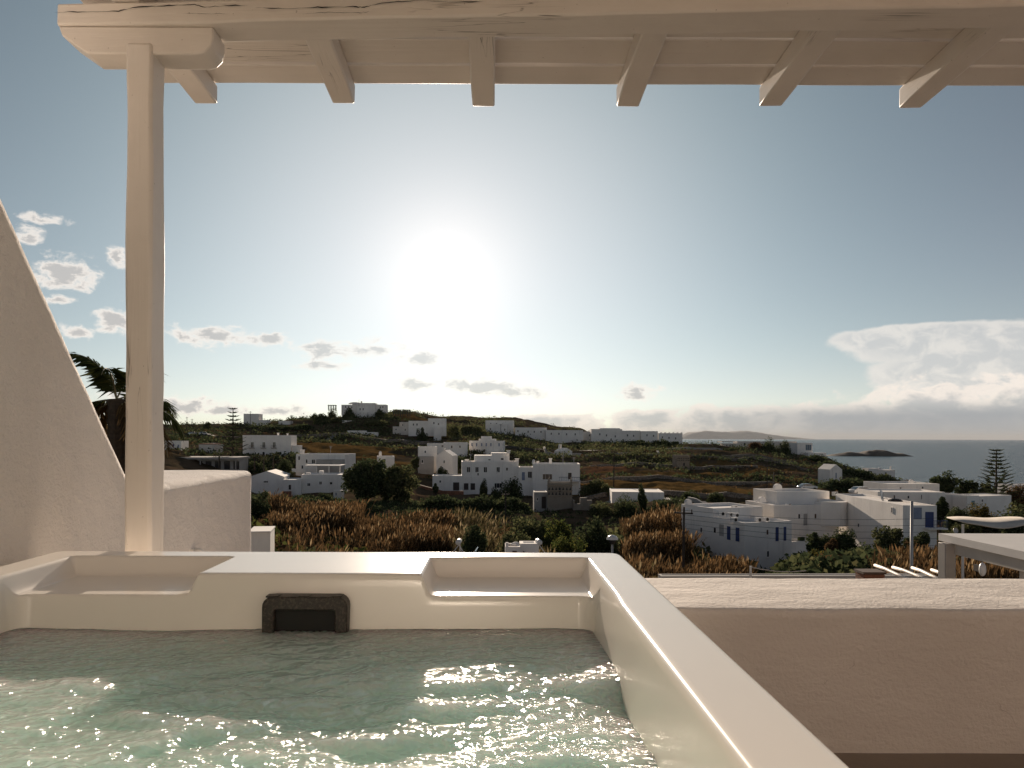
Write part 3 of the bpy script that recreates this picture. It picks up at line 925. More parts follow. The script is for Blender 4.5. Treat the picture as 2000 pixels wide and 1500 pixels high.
# ------------------------------------------------------------------ foliage builders
def leaves(centers, size, up=0.3, asp=0.6):
    """numpy quads with random facing at the given centres"""
    n = len(centers)
    nrm = rng.normal(size=(n, 3)); nrm[:, 2] += up; nrm /= np.linalg.norm(nrm, axis=1)[:, None]
    t1 = np.cross(nrm, rng.normal(size=(n, 3))); t1 /= np.linalg.norm(t1, axis=1)[:, None] + 1e-9
    t2 = np.cross(nrm, t1)
    s = size * (0.55 + 0.9 * rng.random((n, 1)))
    q = np.stack([centers - t1 * s, centers - t2 * s * asp, centers + t1 * s, centers + t2 * s * asp], 1)
    return q.reshape(-1, 3)
def quads_obj(name, pts, mat, parent=None):
    n = len(pts) // 4
    me = bpy.data.meshes.new(name)
    me.vertices.add(n * 4); me.vertices.foreach_set('co', np.ascontiguousarray(pts, dtype=np.float32).ravel())
    me.loops.add(n * 4); me.loops.foreach_set('vertex_index', np.arange(n * 4, dtype=np.int32))
    me.polygons.add(n); me.polygons.foreach_set('loop_start', np.arange(0, n * 4, 4, dtype=np.int32))
    me.update(calc_edges=True)
    me.materials.append(MAT[mat])
    return link(bpy.data.objects.new(name, me), parent)
def crown_points(w, d, h, n, clumps=26, rough=.35, base=0.0):
    """leaf centres: clumps spread through an uneven dome, gaps between them"""
    c = rng.normal(size=(clumps, 3)); c /= np.linalg.norm(c, axis=1)[:, None]
    c *= (rng.random((clumps, 1)) ** .45) * (1 - .25 * rng.random((clumps, 1)))
    c[:, 2] = np.abs(c[:, 2]) * 1.0 if base else c[:, 2]
    k = rng.integers(0, clumps, n)
    r = rough * (0.6 + .8 * rng.random(clumps))[k]
    p = rng.normal(size=(n, 3)); p /= np.linalg.norm(p, axis=1)[:, None]
    p = c[k] + p * (rng.random((n, 1)) ** .4) * r[:, None]
    p *= np.array([w / 2, d / 2, h / 2 if not base else h]) / (1 + rough * .5)
    if base: p[:, 2] = np.abs(p[:, 2])
    return p
def bush(name, label, px, ptop, pw, D, mat='leaf_dark', leaf=0.0, n=0, group=None, depth=1.0, sink=.5, clumps=22, h=None, cat='bush'):
    """a bush seen at px with its top at image row ptop and width pw, standing on the ground at distance D"""
    g = G(px, D); w = pw * D / F
    top = ray(px, ptop)[2] * D
    hh = max(top - g.z + sink, .6)
    if h: hh = h
    zc = top - hh
    o = thing(name, label, cat, (g.x, D, zc), 0, group)
    leaf = leaf or max(.12, min(.42, w * .028)); n = n or int(min(7000, max(600, 14 * (w * hh) / (leaf * leaf))))
    tall = hh > 1.15 * w
    ch = hh * .97 if ('cypress' in label or 'upright' in label) else min(hh, 1.1 * w)
    if tall:
        n = int(min(7000, max(900, 22 * (w * ch) / (leaf * leaf))))
        p = crown_points(w, w * depth, ch * 1.15, n, clumps, .42); p[:, 2] += hh - ch * .52
    else:
        p = crown_points(w, w * depth, hh, n, clumps, .42, base=1.0)
    quads_obj('foliage', leaves(p, leaf), mat, o)
    mb = MB()
    for k in range(4):
        a = random.uniform(0, 6.28)
        mb.tube([(0, 0, -.4), (math.cos(a) * w * .1, math.sin(a) * w * .1, hh * .4), (math.cos(a) * w * .22, math.sin(a) * w * .22, hh * .75)], [w * .025 + .03, w * .015 + .02, .01], 5)
    mb.build('stem', 'bark', o)
    return o
def tree(name, label, px, ptop, pbase, pw, D, mat, leaf=.25, n=3000, trunk=.3, group=None, clumps=34, lowcrown=.25, cat='tree'):
    g = G(px, D); w = pw * D / F
    top = ray(px, ptop)[2] * D; bz = ray(px, pbase)[2] * D if pbase else g.z
    bz = min(bz, g.z) if pbase is None else bz
    H = top - bz
    o = thing(name, label, cat, (g.x, D, bz), 0, group)
    ch = H * (1 - lowcrown)
    p = crown_points(w, w, ch, n, clumps, .36)
    p[:, 2] += H - ch / 2
    quads_obj('crown', leaves(p, leaf), mat, o)
    mb = MB()
    mb.tube([(0, 0, -1.0), (.1, 0, H * .3), (-.05 * w, .02 * w, H * .6)], [trunk, trunk * .8, trunk * .45], 7)
    for k in range(6):
        a = k * 1.05 + random.random(); r_ = w * .33
        mb.tube([(0, 0, H * (.22 + .05 * k)), (math.cos(a) * r_ * .5, math.sin(a) * r_ * .5, H * (.45 + .04 * k)), (math.cos(a) * r_, math.sin(a) * r_, H * (.62 + .05 * k))], [trunk * .45, trunk * .3, .04], 5)
    mb.build('trunk', 'bark', o)
    return o
def frond(L, droop, az, el, nleaf=40, wid=.10, leaflet=.55, seed=0):
    """one feather frond: rib points + leaflet quads hanging from both sides"""
    rs = np.random.default_rng(seed)
    pts = []
    p = np.zeros(3); a = el
    seg = 14
    for k in range(seg + 1):
        pts.append(p.copy())
        d = np.array([math.cos(az) * math.cos(a), math.sin(az) * math.cos(a), math.sin(a)])
        p = p + d * L / seg
        a -= droop / seg * (0.4 + 1.3 * k / seg)
    pts = np.array(pts)
    qs = []
    side = np.array([-math.sin(az), math.cos(az), 0])
    for k in range(nleaf):
        u = .10 + .9 * k / nleaf
        f_ = u * seg; i = min(int(f_), seg - 1)
        b = pts[i] + (pts[i + 1] - pts[i]) * (f_ - i)
        d = pts[i + 1] - pts[i]; d /= np.linalg.norm(d)
        ll = leaflet * (math.sin(math.pi * min(1, .18 + u * .82)) ** .6) * (1 + .2 * rs.normal())
        for s in (-1, 1):
            dirv = side * s * .75 + d * .65 + np.array([0, 0, -.22 + .15 * rs.normal()]) + rs.normal(size=3) * .08
            dirv /= np.linalg.norm(dirv)
            tip = b + dirv * ll + np.array([0, 0, -.22 * ll])
            mid = b + dirv * ll * .5
            wv = d * wid * ll * .16
            qs += [b, mid - wv, tip, mid + wv]
    return pts, np.array(qs)
def palm(name, label, loc, L, nf, trunk_h, trunk_r, nleaf=40, group=None, seed=1, angles=None, dry=0):
    o = thing(name, label, 'palm tree', loc, 0, group)
    rs = np.random.default_rng(seed)
    mb = MB()
    mb.tube([(0, 0, -trunk_h), (.03, 0, -trunk_h * .5), (0, 0, 0)], [trunk_r * 1.15, trunk_r * .95, trunk_r], 9)
    for k in range(max(4, int(trunk_h / .25))):
        zz = -trunk_h + k * .25 + .1
        if zz < -.05: mb.tube([(0, 0, zz), (0, 0, zz + .12)], [trunk_r * 1.0, trunk_r * 1.18], 9)
    mb.build('trunk', 'bark', o)
    al = angles or [(rs.random() * 6.28, rs.uniform(-.25, 1.25)) for _ in range(nf)]
    for k, (az_, el_) in enumerate(al):
        pts, q = frond(L * rs.uniform(.85, 1.1), rs.uniform(1.3, 2.0), az_, el_, nleaf, .5, L * .24, seed * 50 + k)
        isdry = dry and el_ < -.05
        fo = quads_obj('frond', q, 'palm_dry' if isdry else 'palm_leaf', o)
        MB().tube([tuple(x) for x in pts], [.02 * L * .5 * (1 - .9 * i / len(pts)) + .003 for i in range(len(pts))], 5).build('rib', 'palm_rib', fo)
    return o
def pine(name, label, px, ptop, pbase, pw, D, tiers=15, group=None):
    """Norfolk-type pine: straight mast with open, flat whorls of upswept branches"""
    bx = (px - CX) / F * D
    top = ray(px, ptop)[2] * D; bz = ray(px, pbase)[2] * D
    H = top - bz; w = pw * D / F
    o = thing(name, label, 'pine tree', (bx, D, bz), 0, group)
    MB().tube([(0, 0, -2), (0, 0, H * .5), (0, 0, H)], [H * .024, H * .017, .09], 7).build('trunk', 'bark', o)
    qs = []; mb = MB()
    for t_ in range(tiers):
        u = t_ / (tiers - 1)
        zz = H * (.16 + .82 * u)
        rad = w * .5 * (1 - u * .78) * (.9 + .2 * random.random()) if u < .86 else w * .5 * .30 * (1.4 - u * .6)
        nb = 7
        for b in range(nb):
            a = b / nb * 6.283 + t_ * .7 + random.uniform(-.15, .15)
            rr_ = rad * random.uniform(.8, 1.08)
            dx, dy = math.cos(a), math.sin(a)
            P0 = np.array([0, 0, zz]); P1 = np.array([dx * rr_ * .55, dy * rr_ * .55, zz - rr_ * .03]); P2 = np.array([dx * rr_, dy * rr_, zz + rr_ * .16])
            mb.tube([tuple(P0), tuple(P1), tuple(P2)], [H * .006, H * .005, .03], 4)
            m_ = 16
            for k in range(m_):
                f_ = .25 + .75 * k / m_
                c_ = P0 + (P1 - P0) * f_ * 2 if f_ < .5 else P1 + (P2 - P1) * (f_ - .5) * 2
                s_ = .040 * H * (1.1 - .6 * abs(f_ - .65)) * random.uniform(.7, 1.1)
                for sgn in (-1, 1):
                    sd = np.array([-dy, dx, 0]) * sgn
                    tip = c_ + sd * s_ * .8 + np.array([dx, dy, 0]) * s_ * .8 + np.array([0, 0, s_ * .35])
                    wv = np.array([0, 0, 1]) * s_ * .16 + np.array([dx, dy, 0]) * s_ * .12
                    qs += [c_, (c_ + tip) / 2 - wv, tip, (c_ + tip) / 2 + wv]
    quads_obj('foliage', np.array(qs), 'leaf_dark', o)
    mb.build('branches', 'bark', o)['kind'] = 'stuff'
    return o
# ================================================================== buildings
class House:
    """a building placed by its facade: px columns / rows at distance D give real metres"""
    def __init__(s, name, label, px, base, D, yaw=0.0, cat='house', group=None, mat='house_white'):
        s.px, s.base, s.D, s.mat = px, base, D, mat
        s.k = D / F; s.c = math.cos(R(yaw))
        p = P(px, base, D)
        s.o = thing(name, label, cat, p, R(yaw), group)
        s.mb = MB(); s.extra = {}
    def X(s, px): return (px - s.px) * s.k / s.c
    def Z(s, py): return -(py - s.base) * s.k
    def block(s, x0, x1, y0, y1, depth, back=0.0, mat=None, par=.3, plain=False, sink=2.5):
        mb = s.mb if mat is None else s.extra.setdefault(mat, MB())
        z1 = s.Z(y0); z0 = s.Z(y1) - sink
        if plain: mb.box(s.X(x0), s.X(x1), back, back + depth, z0, z1)
        else: mb.roofed(s.X(x0), s.X(x1), back, back + depth, z0, z1, par, .25)
        return s
    def gable(s, x0, x1, ye, yr, y1, depth, back=0.0):
        s.mb.gable(s.X(x0), s.X(x1), back, back + depth, s.Z(y1) - 2, s.Z(ye), s.Z(yr)); return s
    def rect(s, name, x0, x1, z0, z1, y, frame='house_white', pane='glass_dark', fw=None, sh=None, bars=0):
        w = x1 - x0; fw = fw or min(.14, w * .13)
        mb = MB()
        a, b_ = y - .07, y + .02
        mb.box(x0 - fw * .2, x0 + fw, a, b_, z0, z1); mb.box(x1 - fw, x1 + fw * .2, a, b_, z0, z1)
        mb.box(x0 + fw, x1 - fw, a, b_, z1 - fw, z1); mb.box(x0 + fw, x1 - fw, a, b_, z0, z0 + fw)
        if name == 'window': mb.box(x0 - fw, x1 + fw, a - .06, b_, z0 - .1, z0 - .001)
        for k in range(bars):
            xx = x0 + w * (k + 1) / (bars + 1); mb.box(xx - .03, xx + .03, y - .05, b_, z0 + fw, z1 - fw)
        f_ = mb.build(name, frame, s.o, fix=False)
        MB().box(x0 + fw, x1 - fw, y - .03, y - .01, z0 + fw, z1 - fw).build('pane' if name == 'window' else 'panel', pane, f_, fix=False)
        if sh:
            for (q0, q1) in ((x0 - w * .66, x0 - .03), (x1 + .03, x1 + w * .66)):
                m2 = MB().box(q0, q1, y - .06, y - .01, z0, z1)
                m2.build('shutter', sh, s.o, fix=False)
        return f_
    def win(s, x0, x1, y0, y1, back=0.0, name='window', **kw):
        s.rect(name, s.X(x0), s.X(x1), s.Z(y1), s.Z(y0), back, **kw); return s
    def part(s, name, mat, mb): return mb.build(name, mat, s.o)
    def antenna(s, px, py, hgt=2.2, back=3):
        x, z = s.X(px), s.Z(py)
        mb = MB().tube([(x, back, z - .4), (x, back, z + hgt)], .05, 5)
        for k in range(3): mb.box(x - .5 + .1 * k, x + .5 - .1 * k, back - .02, back + .02, z + hgt - .25 * k - .05, z + hgt - .25 * k)
        mb.build('antenna', 'grey_metal', s.o); return s
    def done(s):
        w = s.mb.build('wall', s.mat, s.o)
        for mat, mb in s.extra.items(): mb.build('wing', mat, s.o)
        return s.o

def chimney(h, px, py0, py1, w=.6, back=2.0, dome=False):
    mb = MB()
    x = h.X(px); z0, z1 = h.Z(py1), h.Z(py0)
    mb.box(x - w / 2, x + w / 2, back, back + w, z0, z1)
    if dome: mb.dome((x, back + w / 2, z1 + .001), w * .5, w * .5)
    else: mb.box(x - w * .65, x + w * .65, back - w * .15, back + w * 1.15, z1 + .002, z1 + .15)
    mb.build('chimney', 'house_white', h.o)

# --- left: three-storey house
h = House('apartment_house', 'three-storey white house with three tall French windows left of the gully', 520, 905, 262, 4)
h.block(475, 567, 850, 905, 11).block(568, 580, 870, 905, 8, 1.0, par=.2)
for x in (490, 512, 532): h.win(x, x + 6.5, 863, 875, name='door', bars=1)
h.win(512, 517.5, 882, 890, name='door').win(482, 486, 884, 889).win(545, 549, 884, 889)
for x in (488, 510, 530):
    mb = MB(); x0, x1 = h.X(x), h.X(x + 10); z = h.Z(875)
    mb.box(x0, x1, -.9, -.001, z - .12, z)
    for k in range(7): xx = x0 + (x1 - x0) * k / 6; mb.box(xx - .02, xx + .02, -.9, -.86, z + .001, z + .9)
    mb.box(x0, x1, -.91, -.85, z + .9, z + .95); h.part('balcony', 'dark_wood', mb)
h.part('cornice', 'house_white', MB().box(h.X(474.5), h.X(567.5), -.12, -.001, h.Z(853), h.Z(851.5)))
chimney(h, 540, 846, 850); chimney(h, 556, 847, 850, .5, 4)
h.done()
# low house right of it
h = House('flat_house', 'low white flat-roofed house between the three-storey house and the big dark tree', 626, 922, 212, -4)
h.block(577, 674, 887, 922, 12).block(624, 674, 897, 922, 3, -3.0, mat='house_grey', par=.05)
h.win(581.5, 585.5, 891, 899).win(596.5, 600.5, 897, 905).win(608, 616, 897, 906, bars=1).win(588, 592, 909, 916)
h.part('balcony_wall', 'house_white', MB().box(h.X(574), h.X(600), -2.2, -2.0, h.Z(922), h.Z(915)))
chimney(h, 582, 880, 887, .9, 3); h.antenna(640, 887)
h.done()
# canopy by it
t_ = thing('canopy', 'flat pale canopy on thin posts in front of the low flat-roofed house', 'canopy', P(635, 922, 200))
k_ = 200 / F
MB().box(-35 * k_, 35 * k_, -3, 3.5, 1.7, 1.9).build('roof', 'roof_white', t_)
for sx in (-33, -12, 12, 33): MB().box(sx * k_ - .1, sx * k_ + .1, -2.8, -2.6, -2, 1.699).build('post', 'house_white', t_)
# front gabled / long low house
h = House('long_house', 'long low white house with flat roofs and a sloping gable beside the side wall', 580, 962, 184, 6)
h.block(588, 676, 927, 962, 10, 0, par=.2).block(556, 590, 936, 962, 9, -2.0, par=.15)
h.gable(490, 556, 931, 920, 962, 12, 0)
h.win(599, 606, 943, 950, bars=1).win(622, 628, 940, 947, bars=1).win(516, 526, 938, 943.5, bars=2).win(566, 572, 945, 956, back=-2.0, name='door').win(642, 648, 941, 947)
h.part('chimney', 'house_white', MB().box(h.X(594), h.X(602), 3, 4, h.Z(928), h.Z(924)))
h.part('roof_box', 'house_white', MB().box(h.X(618), h.X(626), 4, 6, h.Z(928), h.Z(921)))
h.part('garden_wall', 'house_white', MB().box(h.X(492), h.X(560), -6, -5.6, h.Z(975), h.Z(955)))
h.part('terrace', 'terracotta', MB().box(h.X(488), h.X(572), -5.59, -2.01, h.Z(962) - 2, h.Z(958)))
h.done()
h = House('hut', 'tiny plain white hut in front of the big dark tree', 659, 971, 172)
h.block(651, 668, 958, 971, 2.5, par=.1).win(655, 658, 962, 968, name='door', pane='blue_grey_paint')
h.done()
h = House('shed', 'small pale flat-roofed shed at the end of the side wall', 508, 1060, 27, 10)
h.block(488, 527, 1040, 1060, 1.4, par=.03, sink=4).part('roof', 'roof_white', MB().box(h.X(486), h.X(528), -.08, 1.5, h.Z(1040) + .002, h.Z(1040) + .05))
h.done()
# upper left skyline houses
h = House('cube_house', 'plain cube-shaped pale house standing on the left skyline', 492, 835, 432, 3)
h.block(476, 505, 808, 835, 9).block(505, 521, 820, 835, 8, .5)
h.win(482, 485, 823, 827).win(509, 512, 825, 829).win(493, 497, 824, 829)
h.done()
h = House('cottage', 'small white cottage on the left skyline next to the cube-shaped house', 555, 832, 432)
h.block(544, 566, 822, 832, 7).win(549, 552, 825, 829).done()
h = House('stone_cottage', 'small pale house with a dark red roof band below the parked cars', 404, 886, 250, -3, mat='house_cream')
h.block(388, 419, 868, 886, 7).part('roof_band', 'terracotta', MB().box(h.X(389), h.X(417), -.15, 6, h.Z(868) + .002, h.Z(866)))
h.win(405, 409, 873, 878)
h.done()
h = House('white_cottage', 'white cottage with a blue window just right of the pergola post', 336, 886, 250, 5)
h.block(318, 353, 861, 886, 8).win(336, 340.5, 867, 874, pane='blue_paint').win(346, 350, 868, 880, name='door', pane='blue_grey_paint')
h.done()
h = House('long_shed', 'long flat-roofed dark building behind the low end of the side wall', 390, 920, 202, 2, cat='building', mat='house_grey')
h.block(318, 462, 897, 920, 9, 1.5, par=.05)
h.part('roof', 'concrete', MB().box(h.X(312), h.X(465), -1.0, 11, h.Z(897) + .002, h.Z(893)))
for x in range(326, 456, 18): h.win(x, x + 11, 901, 917, back=1.5, name='door', frame='dark_wood', pane='glass_dark')
for x in (320, 356, 392, 428, 460): h.part('post', 'concrete', MB().box(h.X(x), h.X(x) + .25, -.8, -.55, h.Z(920) - 2, h.Z(897)))
h.done()
# --- hill-top villa and the houses under it
h = House('hilltop_villa', 'white villa of several blocks crowning the hill at centre left', 700, 816, 440, 0)
h.block(664, 697, 790, 803, 10, 4).block(697, 732, 787, 818, 10, 0).block(732, 752, 789.5, 802, 9, 3).block(684, 697, 786.5, 792, 5, 6, plain=True, sink=0).block(706, 718, 806, 818, 3, -3)
h.part('arched_roof', 'house_white', MB().dome((h.X(688), 9, h.Z(788)), 4.0, 1.2))
for (x, y) in ((671, 792), (677, 792), (702, 797), (708, 797), (740, 793), (745, 792), (704, 807), (683, 793)): h.win(x, x + 2.6, y, y + 4.5, back=4 if x < 694 else (0 if x < 728 else 3))
for k in range(3): h.part('ramp_step', 'house_white', MB().box(h.X(690) - 2 * k, h.X(696), -2.2 - k, -1.2 - k, h.Z(818) - 2, h.Z(808 + 3 * k)))
h.part('chimney', 'house_white', MB().box(h.X(702), h.X(702) + .8, 4, 5, h.Z(788), h.Z(783)))
h.done()
def hill_pergola(label, x0, x1, y0, y1, D, n):
    t_ = thing('garden_pergola', label, 'pergola', P(x0, y1, D)); k_ = D / F; w = (x1 - x0) * k_; hh = (y1 - y0) * k_
    for k in range(n):
        for yy in (0, 2.2): MB().box(w * k / (n - 1) - .15, w * k / (n - 1) + .15, yy, yy + .3, -1, hh).build('post', 'dark_wood', t_)
    MB().box(-.3, w + .3, -.05, .3, hh + .002, hh + .35).build('beam', 'dark_wood', t_)
    MB().box(-.3, w + .3, 2.15, 2.5, hh + .002, hh + .35).build('beam', 'dark_wood', t_)
hill_pergola('dark pergola on thin posts at the left end of the hilltop villa', 641, 655, 792, 798, 440, 4)
hill_pergola('dark pergola in a row of posts right of the hilltop villa', 768, 800, 801, 810, 440, 8)
h = House('hillside_house', 'white house with small windows just under the hilltop villa', 688, 836, 410)
h.block(668, 706, 821, 836, 8, par=.15)
for x in (686, 691, 698): h.win(x, x + 3, 826, 832)
h.done()
h = House('roadside_house', 'long low white house by the road at the foot of the hill', 708, 858, 372, 4)
h.block(679, 714, 841, 858, 7).block(714, 737, 844, 858, 6, .6)
h.win(701, 704, 847, 851).win(711, 714, 847, 855, name='door').win(719, 723, 847, 851)
h.done()
h = House('stone_terrace_house', 'pale stone house with stepped terraces right of the hill foot', 784, 848, 385, -3, mat='house_cream')
h.block(767, 800, 833, 848, 7).block(778, 802, 824, 834, 5, 3)
h.win(783, 786, 828, 832, back=3).win(772, 775, 837, 841).win(790, 793, 837, 842)
h.done()
h = House('wide_house', 'wide white house above the dark shrubs with a lower white wing at its right', 834, 842, 380, 2)
h.block(798, 838, 822, 842, 8).block(836, 871, 817, 842, 9, -1)
h.block(848, 862, 834, 852, 4, -5)
for (x, y) in ((806, 827), (813, 827), (846, 824), (855, 826)): h.win(x, x + 3, y, y + 4.5, back=0 if x < 836 else -1)
h.done()
# --- the long white row on the middle skyline
rowspec = [
    ('white house with a stepped roof at the left end of the skyline row', 948, 1003, 821, 848, 452, [(957, 826), (968, 826), (980, 827), (957, 836), (985, 837)]),
    ('long white house with a dark doorway second in the skyline row', 1006, 1068, 835, 856, 450, [(1010, 840), (1030, 841), (1042, 841), (1055, 841)]),
    ('white house third in the skyline row with round-topped windows', 1066, 1139, 840, 864, 446, [(1075, 845), (1090, 845), (1105, 846), (1122, 846)]),
    ('low white link building in the middle of the skyline row', 1139, 1162, 843, 856, 452, [(1150, 848)]),
    ('tallest white block of the skyline row with its own raised roof', 1155, 1215, 838, 868, 444, [(1170, 846), (1183, 848), (1200, 850), (1192, 856)]),
    ('plain white block right of the tallest block of the skyline row', 1215, 1250, 841, 866, 448, [(1224, 848), (1236, 849)]),
    ('plain white block second from the right end of the skyline row', 1252, 1285, 842, 866, 446, [(1262, 848), (1275, 849)]),
    ('white block at the far right end of the skyline row', 1286, 1333, 846, 868, 446, [(1292, 852), (1305, 853), (1318, 854)]),
]
for (lab, x0, x1, y0, y1, D, wins) in rowspec:
    h = House('row_house', lab, (x0 + x1) / 2, y1, D, random.uniform(-4, 4), group='white houses in a row on the skyline')
    h.block(x0, x1, y0, y1, 10)
    if 'stepped' in lab: h.block(x0 + 2, x1 - 12, y0 + 7, y1, 4, -4)
    if 'raised' in lab: h.block(1172, 1212, 836, 845, 6, 3, plain=True, sink=0)
    if 'far right' in lab:
        for k in range(6): h.part('merlon', 'house_white', MB().box(h.X(x0 + 4 + 8 * k), h.X(x0 + 7 + 8 * k), .3, .9, h.Z(y0) + .002, h.Z(y0) + .5))
    for (x, y) in wins: h.win(x, x + 3, y, y + 4.5, back=-4 if ('stepped' in lab and y > 830 and x0 + 2 < x < x1 - 15) else 0)
    h.done()
# --- middle distance
h = House('terrace_house', 'low white house behind the small gabled chapel in the middle distance', 872, 886, 290)
h.block(834, 866, 866, 886, 7).block(866, 912, 864, 886, 8, 1).win(862, 866, 869, 874, back=0).win(880, 884, 870, 876, back=1).win(896, 900, 870, 875, back=1)
h.done()
h = House('tower_house', 'white block-shaped house with a grey lower wall left of the gabled chapel', 834, 914, 240, 8)
h.block(818, 853, 872, 914, 6, par=.4).block(816, 846, 891, 914, 3, -3, mat='house_grey', par=.1)
h.win(829, 832, 880, 885).win(822, 826, 897, 904, back=-3)
h.done()
h = House('gabled_chapel', 'small white chapel with a peaked gable and sunlit roof edge', 868, 918, 232, -10, cat='chapel')
h.gable(852, 884, 890, 879, 918, 7).win(866, 869, 899, 905)
h.part('bell_gable', 'house_white', MB().box(h.X(866.5), h.X(869.5), -.05, .6, h.Z(879) - .2, h.Z(875)))
h.done()
h = House('stepped_house', 'white house with blue shutters and a stepped top behind the main white house', 950, 892, 302, -5)
h.block(916, 983, 861, 892, 9).block(934, 966, 857, 862, 6, 2, plain=True, sink=0).block(938, 957, 852, 858, 5, 3, plain=True, sink=0).block(950, 976, 880, 894, 2, -2, par=.1)
for x in (920, 929, 939, 948, 957, 973): h.win(x, x + 3.4, 865, 872, pane='blue_grey_paint')
for x in (930, 944): h.win(x, x + 3.4, 877, 883)
h.done()
h = House('garden_cottage', 'little white cottage half hidden behind the big dark tree', 755, 908, 238, 12)
h.block(739, 770, 891, 908, 6).win(750, 753, 896, 900)
chimney(h, 744, 884, 891, .8, 2, True)
h.done()
# main house
h = House('main_house', 'large two-storey white house with a row of square windows in mid valley', 945, 960, 203, 3)
h.block(845, 903, 929, 960, 8, 0, par=.25).block(902, 1013, 902, 960, 11, .4).block(928, 997, 890, 903, 6, 4, plain=True, sink=0).block(962, 997, 885, 891, 5, 4.5, plain=True, sink=0)
for x in (911, 927.5, 944, 969): h.win(x, x + 8, 911.5, 923.5, back=.4, bars=1)
h.win(988, 992.5, 913, 919.5, back=.4).win(979, 986, 894.5, 900, back=4).win(954, 960, 897, 900.5, back=4)
h.win(932, 935.5, 922, 929, back=.38, name='door', pane='dark_wood').win(968.5, 972, 920, 925, back=.38, name='door', pane='dark_wood')
for x in (905, 918): h.win(x, x + 11, 943, 958, back=.4, name='door', frame='house_white', pane='dark_wood')
h.win(884, 898, 941, 959, back=0, name='door', pane='dark_wood').win(965, 981, 943, 954, back=.4, bars=2).win(858, 862, 938, 943)
h.part('string_course', 'house_white', MB().box(h.X(903), h.X(1012.5), .25, .399, h.Z(933), h.Z(931.5)))
for (x, y0) in ((912, 899), (1011, 897), (994, 881)): chimney(h, x, y0, y0 + 5, .9, 2)
h.antenna(985, 885, 2.5, 6); h.antenna(920, 902, 2.0, 5)
h.done()
h = House('right_wing_house', 'white house with a wide arched window and bright flat roof beside the dovecote', 1072, 962, 200, -4)
h.block(1040, 1132, 906, 962, 11, 0).block(1012, 1040, 913, 962, 7, 1.5, par=.2)
h.win(1059, 1079, 925, 937.5, bars=2).win(1108, 1117, 922, 937, name='door').win(1018, 1026, 922, 940, back=1.5, name='door', pane='blue_grey_paint').win(1030, 1039.5, 921, 935, back=1.5, bars=1)
mb = MB(); z = h.Z(938)
mb.box(h.X(1090), h.X(1133), -2.6, -.001, z - .2, z)
h.part('balcony', 'house_white', mb)
mb = MB()
for k in range(12): xx = h.X(1092) + k * (h.X(1131) - h.X(1092)) / 11; mb.box(xx - .03, xx + .03, -2.55, -2.5, z + .001, z + .9)
mb.box(h.X(1091), h.X(1132), -2.57, -2.48, z + .9, z + 1.0); h.part('railing', 'dark_wood', mb)
h.part('pillar', 'house_white', MB().box(h.X(1129), h.X(1132), -2.5, -2.1, h.Z(970), z - .2))
chimney(h, 1075, 897, 906, .7, 3); chimney(h, 1042, 901, 906, .8, 1, True); chimney(h, 1050, 903, 906, .6, 4); h.antenna(1100, 906, 2.2, 5); h.antenna(1122, 906, 1.6, 7)
h.done()
# dovecotes
def dovecote(label, x0, x1, y0, y1, D, big):
    px = (x0 + x1) / 2
    h = House('dovecote', label, px, y1, D, -6 if big else 8, cat='dovecote', mat='old_plaster' if big else 'old_stone')
    w = h.X(x1) - h.X(x0); a, b_ = h.X(x0), h.X(x1); H_ = h.Z(y0)
    h.mb.roofed(a, b_, 0, w, -2, H_ * (.93 if big else .97), .3, .3)
    mb = MB(); zb0, zb1 = H_ * .56, H_ * .86
    n = 7
    for r_ in range(2):
        for k in range(n):
            c_ = a + w * (k + .5) / n; z0 = zb0 + (zb1 - zb0) * (.10 + .45 * r_); ht = (zb1 - zb0) * .30; hw = w / n * .33
            mb.add([(c_ - hw, -.012, z0), (c_ + hw, -.012, z0), (c_, -.012, z0 + ht)], [(0, 1, 2)])
    h.part('pigeon_holes', 'dark_hole', mb)
    for z in (zb0, zb0 + (zb1 - zb0) * .5, zb1): h.part('ledge', 'old_stone', MB().box(a - .12, b_ + .12, -.22, -.001, z - .06, z + .06))
    if big:
        for (xx, yy) in ((a, 0), (b_ - .45, 0), (a, w - .45), (b_ - .45, w - .45)):
            m2 = MB().box(xx - .002, xx + .452, yy - .002, yy + .45, H_ * .93 + .002, H_ * .98); m2.box(xx + .1, xx + .35, yy + .1, yy + .35, H_ * .98 + .002, H_ * 1.05)
            h.part('finial', 'old_plaster', m2)
        h.part('window', 'dark_hole', MB().box(a + w * .46, a + w * .54, -.03, -.015, zb0 + .8, zb0 + 1.6))
    else:
        h.part('window', 'dark_hole', MB().box(a + w * .5, a + w * .62, -.03, -.015, H_ * .28, H_ * .46))
    h.done()
dovecote('tall square beige dovecote with corner finials in front of the white house', 1069, 1117, 938, 1008, 150, True)
dovecote('small square brown stone dovecote standing alone in the dry fields', 1322, 1347, 888, 918, 272, False)
h = House('lean_to', 'small grey lean-to with a dark door against the dovecote', 1056, 995, 152, 0, cat='outbuilding', mat='house_grey')
h.block(1043, 1069, 961, 995, 4, par=.1).win(1058, 1066, 970, 993, name='door', frame='dark_wood', pane='dark_wood').win(1048, 1051, 972, 978)
h.done()
h = House('ruin', 'broken stone ruin overgrown at the right of the dovecote', 1140, 1008, 148, 0, cat='ruin', mat='old_plaster')
for k, (x0, x1, y0) in enumerate(((1120, 1133, 984), (1133, 1146, 972), (1146, 1156, 977), (1156, 1163, 986))): h.mb.box(h.X(x0), h.X(x1) - .01, 0, .6, -2, h.Z(y0))
h.mb.box(h.X(1119.5), h.X(1123), .61, 5, -2, h.Z(978)); h.part('doorway', 'dark_hole', MB().box(h.X(1160), h.X(1163), -.03, -.01, 0, h.Z(990)))
h.done()
